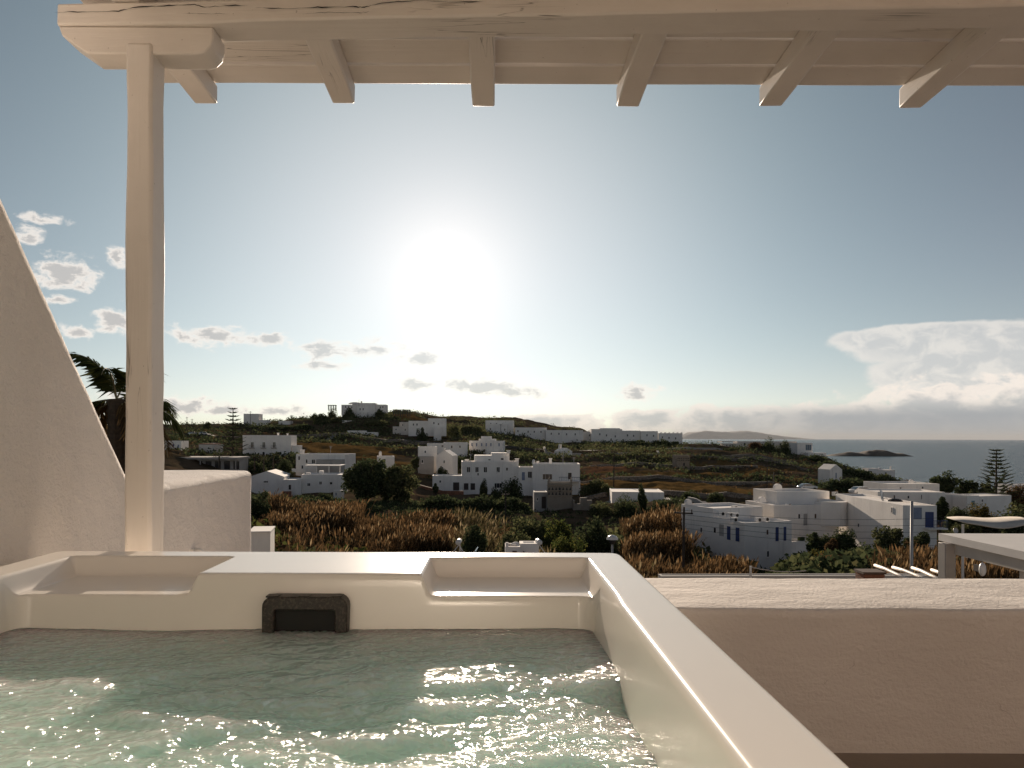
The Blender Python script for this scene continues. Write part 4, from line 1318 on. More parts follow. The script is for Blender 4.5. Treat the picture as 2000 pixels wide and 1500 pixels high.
# white flat roof beside the road
h = House('roof_house', 'white flat roof of a low house among trees beside the road', 1252, 975, 162, -6)
h.block(1196, 1296, 961, 975, 11, par=.1, sink=3)
h.done()
# little chapels on the slopes
for (lab, x0, x1, yr, ye, yb, D, yaw, bell) in (
        ('tiny white chapel with a bell arch on the shrubby slope', 1097, 1118, 875, 881, 896, 332, 28, 1),
        ('white peak-roofed chapel on the slope above the sea', 1620, 1646, 907, 917, 936, 236, 12, 0)):
    h = House('chapel', lab, (x0 + x1) / 2, yb, D, yaw, cat='chapel')
    h.gable(x0, x1, ye, yr, yb, 6)
    if bell:
        m2 = MB(); x = h.X((x0 + x1) / 2)
        m2.box(x - .9, x - .5, 5.0, 5.5, h.Z(yr) - .8, h.Z(870)); m2.box(x + .1, x + .5, 5.0, 5.5, h.Z(yr) - .8, h.Z(870)); m2.box(x - .9, x + .5, 5.0, 5.5, h.Z(870) + .002, h.Z(868)); h.part('bell_arch', 'house_white', m2)
    h.win((x0 + x1) / 2 - 2, (x0 + x1) / 2 + 1.5, ye + 6, yb - 1, name='door', pane='blue_grey_paint')
    h.done()
# house on the headland
h = House('headland_pavilion', 'low pavilion with a bright white roof and small windows on the headland', 1426, 877, 428, 0, mat='house_cream')
h.block(1413, 1440, 866, 877, 7, par=.1).part('roof', 'roof_white', MB().box(h.X(1409), h.X(1430), -1, 8, h.Z(864), h.Z(861.5)))
for x in (1418, 1424): h.win(x, x + 3, 868, 874)
h.done()
h = House('headland_wall_house', 'long low grey-walled house behind the dark trees on the headland', 1500, 874, 438, 0, mat='house_cream')
h.block(1440, 1556, 862, 874, 8, par=.2)
for x in range(1452, 1550, 14): h.win(x, x + 5, 865, 871)
h.done()
h = House('cliff_house', 'white open-fronted house at the right tip of the headland', 1572, 887, 425, 10)
h.block(1556, 1588, 865, 887, 9, par=.2).win(1573, 1586, 868, 880, bars=2, pane='glass_blue')
h.part('terrace', 'house_white', MB().box(h.X(1568), h.X(1606), -5, -.5, h.Z(893) - 2, h.Z(884)))
h.done()
h = House('shore_house', 'small white house with a low dome against the sea', 1722, 932, 392, 0)
h.block(1696, 1716, 915, 932, 7, par=.15).block(1716, 1748, 918, 932, 8, 0, par=.1)
h.part('dome', 'house_white', MB().dome((h.X(1724), 3, h.Z(918) - .3), 1.4, 1.4)); h.part('chimney', 'house_white', MB().box(h.X(1743), h.X(1745), 2, 2.7, h.Z(918) - .3, h.Z(911)))
h.win(1700, 1703, 920, 925).win(1728, 1732, 922, 927)
h.done()
# --- the blue-shuttered complex at right
def corner_block(mb, x0, x1, y0, y1, z0, z1, par=.35): mb.roofed(x0, x1, y0, y1, z0, z1, par, .28)
class Hm(House):
    """house in metres from a near corner"""
    def __init__(s, name, label, px, D, yaw, cat='house', zbase=0.0):
        s.mat = 'house_white'; s.mb = MB(); s.extra = {}
        s.o = thing(name, label, cat, ((px - CX) / F * D, D, 0), R(yaw))
    def side(s, name, y0, y1, z0, z1, x, pane='glass_dark', sh=None, frame='house_white'):
        """opening on the wall that faces local -x"""
        w = y1 - y0; fw = min(.12, w * .14); mb = MB()
        mb.box(x - .07, x + .02, y0 - fw * .2, y0 + fw, z0, z1); mb.box(x - .07, x + .02, y1 - fw, y1 + fw * .2, z0, z1)
        mb.box(x - .07, x + .02, y0 + fw, y1 - fw, z1 - fw, z1); mb.box(x - .07, x + .02, y0 + fw, y1 - fw, z0, z0 + fw)
        f_ = mb.build(name, frame, s.o); MB().box(x - .03, x - .01, y0 + fw, y1 - fw, z0 + fw, z1 - fw).build('pane', pane, f_)
        if sh:
            for (a, b_) in ((y0 - w * .72, y0 - .04), (y1 + .04, y1 + w * .72)): MB().box(x - .10, x - .04, a, b_, z0, z1).build('shutter', sh, s.o)
def dchim(h, x, y, z, r=.45):
    mb = MB(); n = 10
    prof = [(-r, 0), (r, 0)] + [(r * math.cos(math.pi * k / n), .25 + r * math.sin(math.pi * k / n)) for k in range(n + 1)]
    mb.prism([(x + a, z + b_) for a, b_ in prof], 'y', y, y + .5); mb.build('chimney', 'house_white', h.o)
h = Hm('shuttered_house', 'white house with two pairs of blue shutters at the edge of the reeds', 1455, 92, 22)
corner_block(h.mb, 0, 7.2, 0, 12.4, -19, -10.1)
corner_block(h.mb, 1.0, 9.0, 7.2, 14.0, -12, -9.0)
h.mb.roofed(7.21, 10.4, .4, 4.5, -19, -12.75, .5, .2); h.mb.roofed(7.21, 11.9, -1.6, .39, -19, -14.2, .3, .2)
h.side('window', 1.55, 2.45, -12.45, -10.8, 0, pane='roof_white', sh='blue_paint')
h.side('window', 5.2, 5.8, -12.0, -11.2, 0); h.side('niche', 3.6, 4.8, -12.3, -10.6, 0, pane='house_grey'); h.side('window', 8.0, 8.5, -12.2, -11.5, 0)
h.rect('window', 5.15, 5.85, -12.5, -10.8, 0, pane='roof_white', sh='blue_paint')
h.rect('window', 3.2, 3.6, -11.7, -11.0, 0, pane='brown_wood'); h.rect('window', 3.3, 3.7, -14.4, -13.6, 0)
h.rect('window', 9.2, 9.7, -15.6, -14.9, -1.6)
dchim(h, .6, 11.6, -10.1); dchim(h, 1.7, 13.2, -9.0)
h.part('planter', 'leaf_dark', MB().box(9.0, 9.8, .5, .9, -12.74, -12.3))
h.done()
h = Hm('double_house', 'white two-level house with a round-ended balcony right of the shuttered house', 1512, 104, 9)
corner_block(h.mb, 0, 9.6, 0, 8, -17, -9.0); corner_block(h.mb, 3.3, 11.5, 5.2, 12, -10, -7.55)
mb = MB(); n = 12
prof = [(6.9, -.01)] + [(9.0 + 1.6 * math.sin(k / n * math.pi / 2), -1.2 * math.cos(k / n * math.pi / 2)) for k in range(n + 1)] + [(10.6, 5.0), (9.61, 5.0), (9.61, -.01)]
mb.prism(prof, 'z', -11.9, -8.6); h.part('round_balcony', 'house_white', mb)
h.rect('door', 4.2, 5.0, -11.9, -10.1, 0, pane='house_grey'); h.rect('window', 3.5, 3.85, -10.9, -10.2, 0); h.rect('window', 5.9, 6.25, -10.9, -10.2, 0, pane='brown_wood')
dchim(h, .8, 4.6, -9.0, .5); dchim(h, 6.0, 9.5, -7.55, .6)
h.done()
h = Hm('long_wall_house', 'long white house with a blue balcony door in its end wall', 1764, 90, -1.8)
corner_block(h.mb, 0, 3.9, 0, 19, -18, -7.75, .25)
h.side('window', 11.3, 11.9, -11.7, -11.1, 0); h.side('window', 2.4, 2.8, -8.9, -8.2, 0, pane='house_grey')
h.rect('panel', 1.15, 2.2, -9.4, -7.95, 0, pane='blue_grey_paint', fw=.04)
h.rect('door', 2.6, 3.5, -10.3, -8.5, 0, frame='blue_paint', pane='blue_paint', bars=1)
mb = MB().box(2.4, 4.6, -1.1, -.001, -10.45, -10.3); h.part('balcony', 'house_white', mb)
mb = MB()
for k in range(14): mb.box(2.42 + k * .165, 2.45 + k * .165, -1.08, -1.05, -10.299, -9.45)
mb.box(2.4, 4.6, -1.1, -1.04, -9.45, -9.4); mb.box(4.55, 4.6, -1.03, -.02, -9.45, -9.4); h.part('railing', 'blue_paint', mb)
h.part('awning', 'dark_wood', MB().dome((1.0, 4, -7.6), .9, .35))
h.done()
h = House('rear_terrace_house', 'low white house with a bright flat roof between the solar panel and the trees', 1780, 980, 128, -3)
h.block(1716, 1844, 961, 980, 8, par=.2).win(1746, 1749, 967, 974).win(1772, 1776, 968, 974).win(1798, 1800, 966, 975, name='door').done()
h = House('rear_house', 'white flat-roofed house behind the low bright roof near the trees', 1783, 962, 150, 2)
h.block(1732, 1836, 945, 962, 9, par=.3); chimney(h, 1794, 941, 945, .8, 2, True)
h.win(1800, 1804, 950, 955).win(1756, 1760, 951, 956)
h.done()
h = House('blue_window_house', 'small white house with one blue window by the yellowing bushes', 1900, 992, 128, 20)
h.block(1885, 1916, 968, 992, 6, par=.2).block(1916, 2030, 972, 992, 5, 2, par=.1).win(1897, 1904, 978, 989, pane='pale_blue_paint', frame='pale_blue_paint').win(1950, 1955, 978, 984, back=2)
h.done()
h = House('hillcrest_house', 'sliver of pale wall at the frame edge behind the pine tree', 1990, 955, 175, 0)
h.block(1976, 2030, 947, 957, 6, par=.2).win(1984, 1988, 950, 954).done()

# rooftop air conditioners
def aircon(P_, s=.42, label='', group='air conditioners on the white roofs'):
    t_ = thing('air_conditioner', label, 'air conditioner', P_, R(12), group)
    MB().box(-s, s, 0, s * .8, 0, s * 1.35).build('body', 'roof_white', t_, fix=False)
    m2 = MB(); n = 10
    m2.add([(s * .35 + s * .5 * math.cos(6.283 * k / n), -.012, s * .68 + s * .5 * math.sin(6.283 * k / n)) for k in range(n)], [tuple(range(n))])
    m2.build('fan', 'dark_hole', t_, fix=False)
AC = 'boxy air conditioner, '
for (px, py, D, lab) in ((1410, 1008, 98, 'leftmost of three behind the sunlit roof of the shuttered house'), (1427, 1010, 97, 'middle of three behind the sunlit roof of the shuttered house'), (1438, 1011, 96.5, 'rightmost of three behind the sunlit roof of the shuttered house'),
                    (1435, 1020, 93.5, 'alone at the front edge of the shuttered house roof'), (1482, 1020, 94.5, 'left of the pair above the right-hand blue shutters'), (1497, 1019, 95, 'right of the pair above the right-hand blue shutters'),
                    (1436, 996, 103, 'first of four on the raised back roof of the shuttered house'), (1449, 998, 103.5, 'second of four on the raised back roof of the shuttered house'), (1462, 999, 104, 'third of four on the raised back roof of the shuttered house'), (1474, 1000, 104.5, 'last of four on the raised back roof of the shuttered house')):
    aircon(P(px, py, D), label=AC + lab, group='air conditioners on the white roofs')
for (px, py, D, lab) in ((1541, 991, 107, 'first of four on the front roof of the double house'), (1553, 993, 107.5, 'second of four on the front roof of the double house'), (1562, 993, 108, 'third of four on the front roof of the double house'), (1576, 994, 108.5, 'last of four on the front roof of the double house'),
                    (1594, 978, 114, 'single at the wall of the double house upper storey'), (1600, 965, 117, 'left of two on the top roof of the double house'), (1632, 968, 117, 'right of two on the top roof of the double house')):
    aircon(P(px, py, D), label=AC + lab, group='air conditioners on the white roofs')

# ------------------------------------------------------------------ walls and roads on the land
def ribbon(name, pts, w, h, mat, lift=0.0, label=None, cat=None, kind=None, step=4.0):
    """a wall or road laid over the ground along (px, D) points"""
    W = [Vector(((px - CX) / F * D, D, 0)) for px, D in pts]
    path = []
    for a, b_ in zip(W[:-1], W[1:]):
        m_ = max(1, int((b_ - a).length / step))
        path += [a + (b_ - a) * k / m_ for k in range(m_)]
    path.append(W[-1])
    vs = []; fs = []
    for i, p in enumerate(path):
        d = (path[min(i + 1, len(path) - 1)] - path[max(i - 1, 0)]).normalized(); nrm = Vector((-d.y, d.x, 0)) * w / 2
        l, r_ = p + nrm, p - nrm
        zt = gz(p.x, p.y) + h * (1 + (.12 * mnoise.noise(p * .7) if kind is None else 0)) + lift
        if kind: zl = zr_ = max(gz(l.x, l.y), gz(r_.x, r_.y)) + h + lift
        else: zl = zr_ = zt
        vs += [(l.x, l.y, zl), (r_.x, r_.y, zr_), (r_.x, r_.y, zr_ - h - 1.2), (l.x, l.y, zl - h - 1.2)]
    for i in range(len(path) - 1):
        a = i * 4; b_ = a + 4
        for k in range(4): fs.append((a + k, a + (k + 1) % 4, b_ + (k + 1) % 4, b_ + k))
    fs += [(0, 1, 2, 3), tuple(len(vs) - 4 + k for k in (3, 2, 1, 0))]
    mb = MB(); mb.v = vs; mb.f = fs
    o = mb.build(name, mat)
    return tag(o, label, cat, None, kind)
ribbon('road', [(320, 352), (420, 348), (560, 356), (760, 352), (900, 342), (1060, 352), (1180, 372)], 5, .12, 'asphalt', kind='structure')
ribbon('lane', [(1130, 166), (1240, 174), (1300, 170), (1345, 152), (1400, 140), (1440, 128)], 3.2, .12, 'path_grey', kind='structure')
ribbon('path', [(1340, 168), (1460, 170), (1560, 176), (1660, 186)], 2.6, .12, 'asphalt', kind='structure')
ribbon('track', [(600, 318), (640, 336), (668, 352), (680, 372)], 2.4, .12, 'path_grey', kind='structure')
ribbon('dry_stone_wall', [(560, 345), (640, 346), (770, 343), (900, 332)], .7, 1.3, 'dry_stone', label='long dry stone wall along the road under the hill', cat='stone wall')
ribbon('dry_stone_wall', [(1140, 320), (1220, 318), (1285, 316), (1296, 330), (1284, 352)], .7, 1.1, 'concrete', label='pale wall curving round the bend under the skyline houses', cat='stone wall')
ribbon('dry_stone_wall', [(1300, 392), (1360, 396), (1415, 398)], .7, 1.2, 'concrete', label='pale straight wall leading to the headland pavilion', cat='stone wall')
ribbon('dry_stone_wall', [(1150, 280), (1250, 278), (1350, 276), (1480, 280)], .6, 1.0, 'dry_stone', label='dark stone wall beneath the lone stone dovecote', cat='stone wall')
ribbon('dry_stone_wall', [(1135, 228), (1260, 222), (1420, 224), (1560, 228)], .6, 1.0, 'dry_stone', label='dark stone wall along the top of the wide gold field', cat='stone wall')
ribbon('dry_stone_wall', [(1350, 312), (1460, 316), (1580, 314)], .6, 1.1, 'dry_stone', label='dark stone wall terracing the slope below the headland', cat='stone wall')
ribbon('dry_stone_wall', [(1410, 346), (1500, 350), (1560, 352)], .6, 1.1, 'dry_stone', label='short stone wall high on the slope below the headland trees', cat='stone wall')
ribbon('dry_stone_wall', [(1140, 176), (1260, 180), (1345, 176), (1530, 180)], .6, 1.1, 'dry_stone', label='dark stone wall along the foot of the wide gold field', cat='stone wall')
ribbon('dry_stone_wall', [(1345, 150), (1360, 146), (1400, 137), (1440, 126)], .4, .9, 'house_grey', label='low grey kerb wall beside the curving lane', cat='wall')
ribbon('dry_stone_wall', [(1062, 352), (1066, 340), (1090, 335), (1135, 340)], .6, 1.4, 'concrete', label='short pale wall below the white row left of the tiny chapel', cat='stone wall')
ribbon('garden_wall', [(815, 196), (865, 192), (905, 188)], .4, 1.0, 'terracotta', label='low reddish garden wall in front of the main white house', cat='garden wall')
# ================================================================== vegetation
tree('broad_tree', 'tallest dense dark tree in the valley, left of its twin', 716, 884, 990, 98, 165, 'leaf_dark', .34, 6500, .35, clumps=40, lowcrown=.02)
tree('broad_tree', 'dense dark tree with an olive top right of the tallest tree', 773, 898, 992, 102, 168, 'leaf_olive', .34, 5500, .35, clumps=40, lowcrown=.02)
BUSH = [
 # label, px, top, width, D, material
 ('dark bush low in the gully beside the end of the side wall', 506, 958, 62, 112, 'leaf_dark'),
 ('dark green shrub under the left end of the long low house', 592, 963, 88, 150, 'leaf_dark'),
 ('dark shrub left of the tiny hut', 634, 958, 48, 152, 'leaf_dark'),
 ('low dark thicket under the pair of big trees', 690, 975, 90, 135, 'leaf_dark'),
 ('dark thicket below the main white house at its left', 862, 968, 110, 150, 'leaf_dark'),
 ('dark thicket below the middle of the main white house', 940, 964, 110, 150, 'leaf_dark'),
 ('dark thicket between the main white house and the lean-to', 1005, 966, 90, 152, 'leaf_dark'),
 ('round dark shrub hiding the right end of the main white house', 1002, 934, 62, 190, 'leaf_dark'),
 ('low round shrub before the dark arches of the main white house', 968, 945, 40, 186, 'leaf_dark'),
 ('small upright tree-like shrub before the main white house', 944, 936, 20, 188, 'leaf_olive'),
 ('little shrub at the left corner of the main white house', 851, 944, 16, 190, 'leaf_dark'),
 ('round dark bush above the tub rim in the middle of the reeds', 929, 1027, 58, 76, 'leaf_dark'),
 ('wide olive bush below the dovecote', 1045, 1004, 120, 104, 'leaf_olive'),
 ('green bush right of the dovecote foot', 1098, 1012, 95, 98, 'leaf_green'),
 ('dark spreading bush left of the rust reeds', 1162, 1010, 100, 98, 'leaf_dark'),
 ('low olive bush above the solar water heaters', 1005, 1034, 90, 80, 'leaf_olive'),
 ('low green bush above the right solar water heater', 1105, 1042, 80, 78, 'leaf_green'),
 ('dark green bush at the right end of the white house with arched window', 1166, 930, 66, 186, 'leaf_olive'),
 ('pale green bush lower right of the white house with arched window', 1192, 946, 44, 178, 'leaf_olive'),
 ('grey-green bush among the ruined walls', 1178, 972, 60, 142, 'leaf_olive'),
 ('dark bush in front of the white flat roof', 1222, 966, 55, 140, 'leaf_dark'),
 ('tall dark cypress-like shrub before the white flat roof', 1255, 946, 22, 142, 'leaf_dark'),
 ('round green bush right of the white flat roof', 1290, 976, 62, 138, 'leaf_dark'),
 ('green bush at the bend of the lane', 1322, 980, 48, 130, 'leaf_olive'),
 ('dark bush above the bend of the lane', 1347, 958, 52, 160, 'leaf_dark'),
 ('dark bush between the lane and the shuttered house', 1396, 958, 44, 158, 'leaf_dark'),
 ('dark leafy bush behind the double house roof', 1495, 970, 50, 150, 'leaf_dark'),
 ('black-green bush right of the shuttered house terrace', 1598, 1040, 58, 86, 'leaf_dark'),
 ('dark bush against the long white wall', 1648, 1027, 62, 88, 'leaf_dark'),
 ('big round olive bush against the long white wall', 1738, 1018, 86, 84, 'leaf_olive'),
 ('dark bush under the blue balcony', 1796, 1040, 58, 84, 'leaf_dark'),
 ('small rust-coloured bush below the long white wall', 1625, 1052, 34, 80, 'leaf_rust'),
 ('bright yellow-green bush in front of the shuttered house terrace', 1602, 1074, 92, 74, 'leaf_yellow'),
 ('dark thicket below the big round olive bush', 1690, 1058, 120, 78, 'leaf_dark'),
 ('rust-tinted thicket below the blue balcony house', 1785, 1058, 100, 76, 'leaf_rust'),
 ('dark weedy thicket left of the neighbouring pergola', 1735, 1078, 110, 70, 'leaf_dark'),
 ('dark thicket behind the timber roof beams', 1655, 1092, 90, 68, 'leaf_dark'),
 ('small green bush at the foot of the shuttered house', 1535, 1088, 46, 78, 'leaf_green'),
 ('dark shrub between the tiny chapel and the tallest white block', 1145, 862, 46, 420, 'leaf_dark'),
 ('dark shrub beside the tiny chapel', 1128, 868, 40, 400, 'leaf_dark'),
 ('dark shrub left of the tiny chapel', 1085, 866, 50, 400, 'leaf_olive'),
 ('olive shrub below the third house of the skyline row', 1035, 858, 60, 425, 'leaf_olive'),
 ('dark shrub below the tallest white block', 1195, 866, 70, 420, 'leaf_dark'),
 ('wide dark shrub right of the tallest white block', 1245, 859, 76, 420, 'leaf_dark'),
 ('dark shrub under the right end of the skyline row', 1290, 857, 52, 422, 'leaf_dark'),
 ('small dark shrub at the very end of the skyline row', 1320, 862, 30, 420, 'leaf_dark'),
 ('dark shrub on the slope below the skyline row', 1175, 878, 90, 380, 'leaf_dark'),
 ('wide dark shrub on the slope above the curving pale wall', 1255, 876, 110, 375, 'leaf_dark'),
 ('green shrub below the left of the skyline row', 1000, 862, 70, 400, 'leaf_olive'),
 ('green shrub behind the stepped house at its right', 1000, 880, 60, 330, 'leaf_olive'),
 ('dark olive shrub below the stepped house', 935, 888, 70, 285, 'leaf_olive'),
 ('dark tree-like shrub at the left end of the headland', 1474, 862, 36, 416, 'leaf_rust'),
 ('tallest dark shrub on the headland', 1500, 855, 44, 416, 'leaf_dark'),
 ('dark shrub on the headland left of the cliff house', 1530, 858, 36, 416, 'leaf_dark'),
 ('dark shrub on the slope below the headland pavilion', 1425, 875, 36, 395, 'leaf_dark'),
 ('dark shrub under the cliff house', 1585, 888, 60, 380, 'leaf_dark'),
 ('dark shrub behind the peak-roofed chapel', 1622, 896, 70, 330, 'leaf_dark'),
 ('dark shrub on the slope right of the peak-roofed chapel', 1668, 914, 80, 320, 'leaf_dark'),
 ('dark shrub below the small domed house by the sea', 1722, 926, 90, 320, 'leaf_dark'),
 ('reddish dry shrub at the shore end of the slope', 1774, 938, 34, 300, 'leaf_rust'),
 ('dark shrub beneath the peak-roofed chapel', 1652, 934, 100, 216, 'leaf_dark'),
 ('dark shrub behind the white car near the solar panel', 1706, 946, 80, 190, 'leaf_dark'),
 ('dark shrub left of the bluish car', 1545, 945, 60, 190, 'leaf_dark'),
 ('dark shrub under the tall trees near the rear house', 1836, 970, 44, 122, 'leaf_dark'),
 ('yellowing bush in front of the blue-window house', 1916, 976, 60, 112, 'leaf_yellow'),
 ('wide olive bush below the pine tree', 1968, 982, 110, 110, 'leaf_olive'),
 ('dark bush left of the blue-window house', 1868, 990, 56, 105, 'leaf_dark'),
 ('olive bush below the blue-window house', 1892, 1004, 70, 95, 'leaf_olive'),
 ('dark bush at the right edge below the pine tree', 1985, 1004, 80, 92, 'leaf_dark'),
 ('dark bush behind the pine at the right edge', 1990, 946, 52, 150, 'leaf_rust'),
 ('round dark tree-like bush on the left skyline', 403, 822, 28, 400, 'leaf_dark'),
 ('dark skyline shrub left of the small pine', 432, 834, 40, 415, 'leaf_dark'),
 ('dark hedge-like shrub under the cube-shaped house', 500, 832, 60, 408, 'leaf_dark'),
 ('dark hedge-like shrub right of the cube-shaped house', 545, 830, 56, 405, 'leaf_dark'),
 ('dark shrub at the left foot of the hill', 590, 828, 60, 402, 'leaf_dark'),
 ('dark shrub on the left shoulder of the hill', 630, 808, 44, 425, 'leaf_dark'),
 ('small skyline shrub left of the hilltop villa', 616, 806, 18, 440, 'leaf_dark'),
 ('dark shrub covering the front of the hilltop villa', 682, 795, 34, 432, 'leaf_dark'),
 ('dark shrub at the right end of the hilltop villa', 744, 795, 34, 432, 'leaf_dark'),
 ('rounded shrub at the left end of the hilltop villa', 650, 796, 26, 436, 'leaf_olive'),
 ('dark shrub below the hilltop villa', 660, 815, 60, 415, 'leaf_olive'),
 ('green shrub right of the small-windowed house under the villa', 735, 820, 70, 405, 'leaf_olive'),
 ('green shrub between the villa hill and the stepped stone house', 765, 806, 50, 430, 'leaf_olive'),
 ('dark shrub before the wide white house', 822, 829, 30, 366, 'leaf_dark'),
 ('green shrub left of the skyline row', 920, 828, 70, 420, 'leaf_olive'),
 ('green shrub right of the wide white house', 885, 830, 40, 400, 'leaf_olive'),
 ('dark bush beside the long shed roof', 398, 876, 26, 225, 'leaf_dark'),
 ('dark bush in front of the three-storey house at right', 560, 892, 44, 222, 'leaf_dark'),
 ('low bush among the palms before the three-storey house', 500, 900, 60, 215, 'leaf_dark'),
 ('olive bush between the two low white houses', 565, 920, 40, 192, 'leaf_olive'),
 ('dark bush right of the gabled chapel', 893, 886, 44, 250, 'leaf_dark'),
 ('dark bush below the gabled chapel', 862, 909, 40, 215, 'leaf_dark'),
 ('green spiky bush left of the grey lower wall', 812, 894, 22, 230, 'leaf_olive'),
]
for i, (lab, px, pt, pw, D, mt) in enumerate(BUSH):
    bush('bush', lab, px, pt, pw, D, mt, clumps=14 + int(pw / 5))
for (lab, px, pt, pb, pw, D, mt) in (
    ('tallest dark tree of the clump before the sea at right', 1850, 922, 985, 62, 160, 'leaf_dark'),
    ('dark tree at the left of the clump before the sea', 1822, 932, 985, 44, 158, 'leaf_dark'),
    ('dark tree in the middle of the clump before the sea', 1888, 930, 988, 60, 165, 'leaf_dark'),
    ('dark tree of the clump nearest the tall pine', 1922, 938, 990, 48, 160, 'leaf_olive')):
    tree('tree', lab, px, pt, pb, pw, D, mt, .26, 2200, .22, clumps=22, lowcrown=.22, group='tree clump before the sea')
pine('pine_tree', 'tall pine with open flat tiers of branches standing before the sea', 1946, 878, 996, 88, 150, 15)
pine('pine_tree', 'thin sparse pine on the left with its tip above the skyline', 455, 797, 896, 66, 214, 12)
for k, (px, pt, D) in enumerate(((428, 890, 192), (497, 892, 198), (515, 897, 190), (534, 891, 200))):
    q = P(px, pt, D)
    palm('palm_tree', ['small palm standing before the long shed', 'small palm left of the doorway of the three-storey house', 'small pale palm in front of the three-storey house doorway', 'tallest of the small palms before the three-storey house'][k],
         q, 1.9, 14, 3.5, .16, 14, 'small palms before the three-storey house', 10 + k)
# the near palm behind the side wall and the post
palm('palm_tree', 'feathery palm rising behind the white side wall and pergola post', P(228, 780, 20), 2.2, 0, 8.0, .22, 120, None, 3,
     angles=[(R(178), 1.25), (R(180), -.05), (R(186), -.45), (R(10), -.05), (R(-12), -.30), (R(15), -.45), (R(-4), -.7),
             (R(80), 1.0), (R(285), .9), (R(330), -.5), (R(150), -.3), (R(60), .3)], dry=1)

# reeds: stems, blades and plumes, thousands of them
def reeds(name, label, region, n, mat, hgt, seed, plume=1.0, wid=.034):
    rs = np.random.default_rng(seed)
    (p0, p1), (d0, d1) = region
    px = p0 + (p1 - p0) * rs.random(n * 3); D = d0 + (d1 - d0) * rs.random(n * 3)
    X = (px - CX) / F * D
    dens = np.sin(X * .5 + seed) + np.sin(D * .37 + seed * 2) + np.sin(X * .23 - D * .31 + seed) + 1.2 * rs.normal(size=n * 3)
    edge = np.minimum((px - p0) / (p1 - p0), (p1 - px) / (p1 - p0)) * 8
    keep = np.argsort(-(dens + np.minimum(edge, 1) * 2))[:n]
    X, D = X[keep], D[keep]; Z = ground_z(X, D)
    h = hgt * (.62 + .30 * rs.random(n) + .18 * np.sin(X * .31 + seed) + .12 * np.sin(D * .43))
    lean = rs.normal(size=(n, 2)) * .16 + np.array([.10, -.02])
    base = np.stack([X, D, Z - .1], 1)
    tip = base + np.stack([lean[:, 0] * h, lean[:, 1] * h, h], 1)
    a = rs.random(n) * 3.14; w = np.stack([np.cos(a), np.sin(a), 0 * a], 1) * wid
    qs = [np.stack([base - w, tip - w * .35, tip + w * .35, base + w], 1)]
    for k in range(4):
        u = (.25 + .65 * rs.random(n))[:, None]
        b_ = base + (tip - base) * u
        a2 = rs.random(n) * 6.28; ll = (h * (.16 + .14 * rs.random(n)))[:, None]
        dv = np.stack([np.cos(a2), np.sin(a2), .9 + .5 * rs.random(n)], 1)
        m_ = b_ + dv * ll * .6; e = b_ + dv * ll * np.array([1.25, 1.25, .7])
        ww = np.stack([-np.sin(a2), np.cos(a2), 0 * a2], 1) * wid * 1.2
        qs.append(np.stack([b_, m_ - ww, e, m_ + ww], 1))
    k = rs.random(n) < plume
    pt = tip[k]; nn2 = len(pt); dv = np.stack([lean[k, 0] * 1.6, lean[k, 1], np.ones(nn2)], 1) * (.45 + .35 * rs.random((nn2, 1)))
    sd = np.stack([np.cos(a[k]), np.sin(a[k]), 0 * a[k]], 1) * (.06 + .05 * rs.random((nn2, 1)))
    qs.append(np.stack([pt - dv * .25, pt + dv * .35 - sd, pt + dv, pt + dv * .35 + sd], 1))
    o = quads_obj(name, np.concatenate(qs).reshape(-1, 3), mat)
    return tag(o, label, None, None, 'stuff')
reeds('reed_bed', 'rust-brown dry reed bed at the far left of the gully', ((518, 715), (96, 120)), 3600, 'reed_rust', 4.0, 1, .8)
reeds('reed_bed', 'rust-brown reeds in the gully under the big trees', ((690, 905), (84, 108)), 4200, 'reed_rust', 3.6, 11, .8)
reeds('reed_bed', 'dark brown reeds in the hollow of the left gully', ((540, 800), (70, 92)), 1500, 'reed_rust', 3.0, 2, .5)
reeds('reed_bed', 'sparse brown reeds just above the tub rim at left', ((500, 820), (56, 70)), 1100, 'reed_rust', 2.7, 12, .6)
reeds('reed_bed', 'straw-coloured plumed reeds above the tub rim at left', ((590, 740), (52, 68)), 420, 'reed_straw', 3.4, 3, 1.0)
reeds('reed_bed', 'pale plumed reeds in the middle of the gully', ((885, 1010), (76, 110)), 750, 'reed_straw', 4.3, 4, 1.0)
reeds('reed_bed', 'straw-coloured reeds between the green bushes', ((960, 1090), (62, 84)), 500, 'reed_straw', 3.4, 5, .9)
reeds('reed_bed', 'rust-brown reed bed left of the shuttered house', ((1215, 1352), (80, 118)), 3200, 'reed_rust', 3.8, 6, .7)
reeds('reed_bed', 'dense rust-brown reeds above the parapet', ((1195, 1462), (54, 80)), 5000, 'reed_rust', 3.4, 7, .6)
reeds('reed_bed', 'straw-coloured reeds above the parapet by the lamp', ((1120, 1300), (60, 74)), 500, 'reed_straw', 3.4, 8, .8)
reeds('reed_bed', 'dry reeds behind the timber roof beams', ((1690, 1860), (52, 66)), 1000, 'reed_rust', 2.8, 9, .6)
reeds('reed_bed', 'yellow-brown reeds behind the neighbouring pergola', ((1850, 2010), (46, 60)), 1500, 'reed_rust', 3.0, 10, .6)
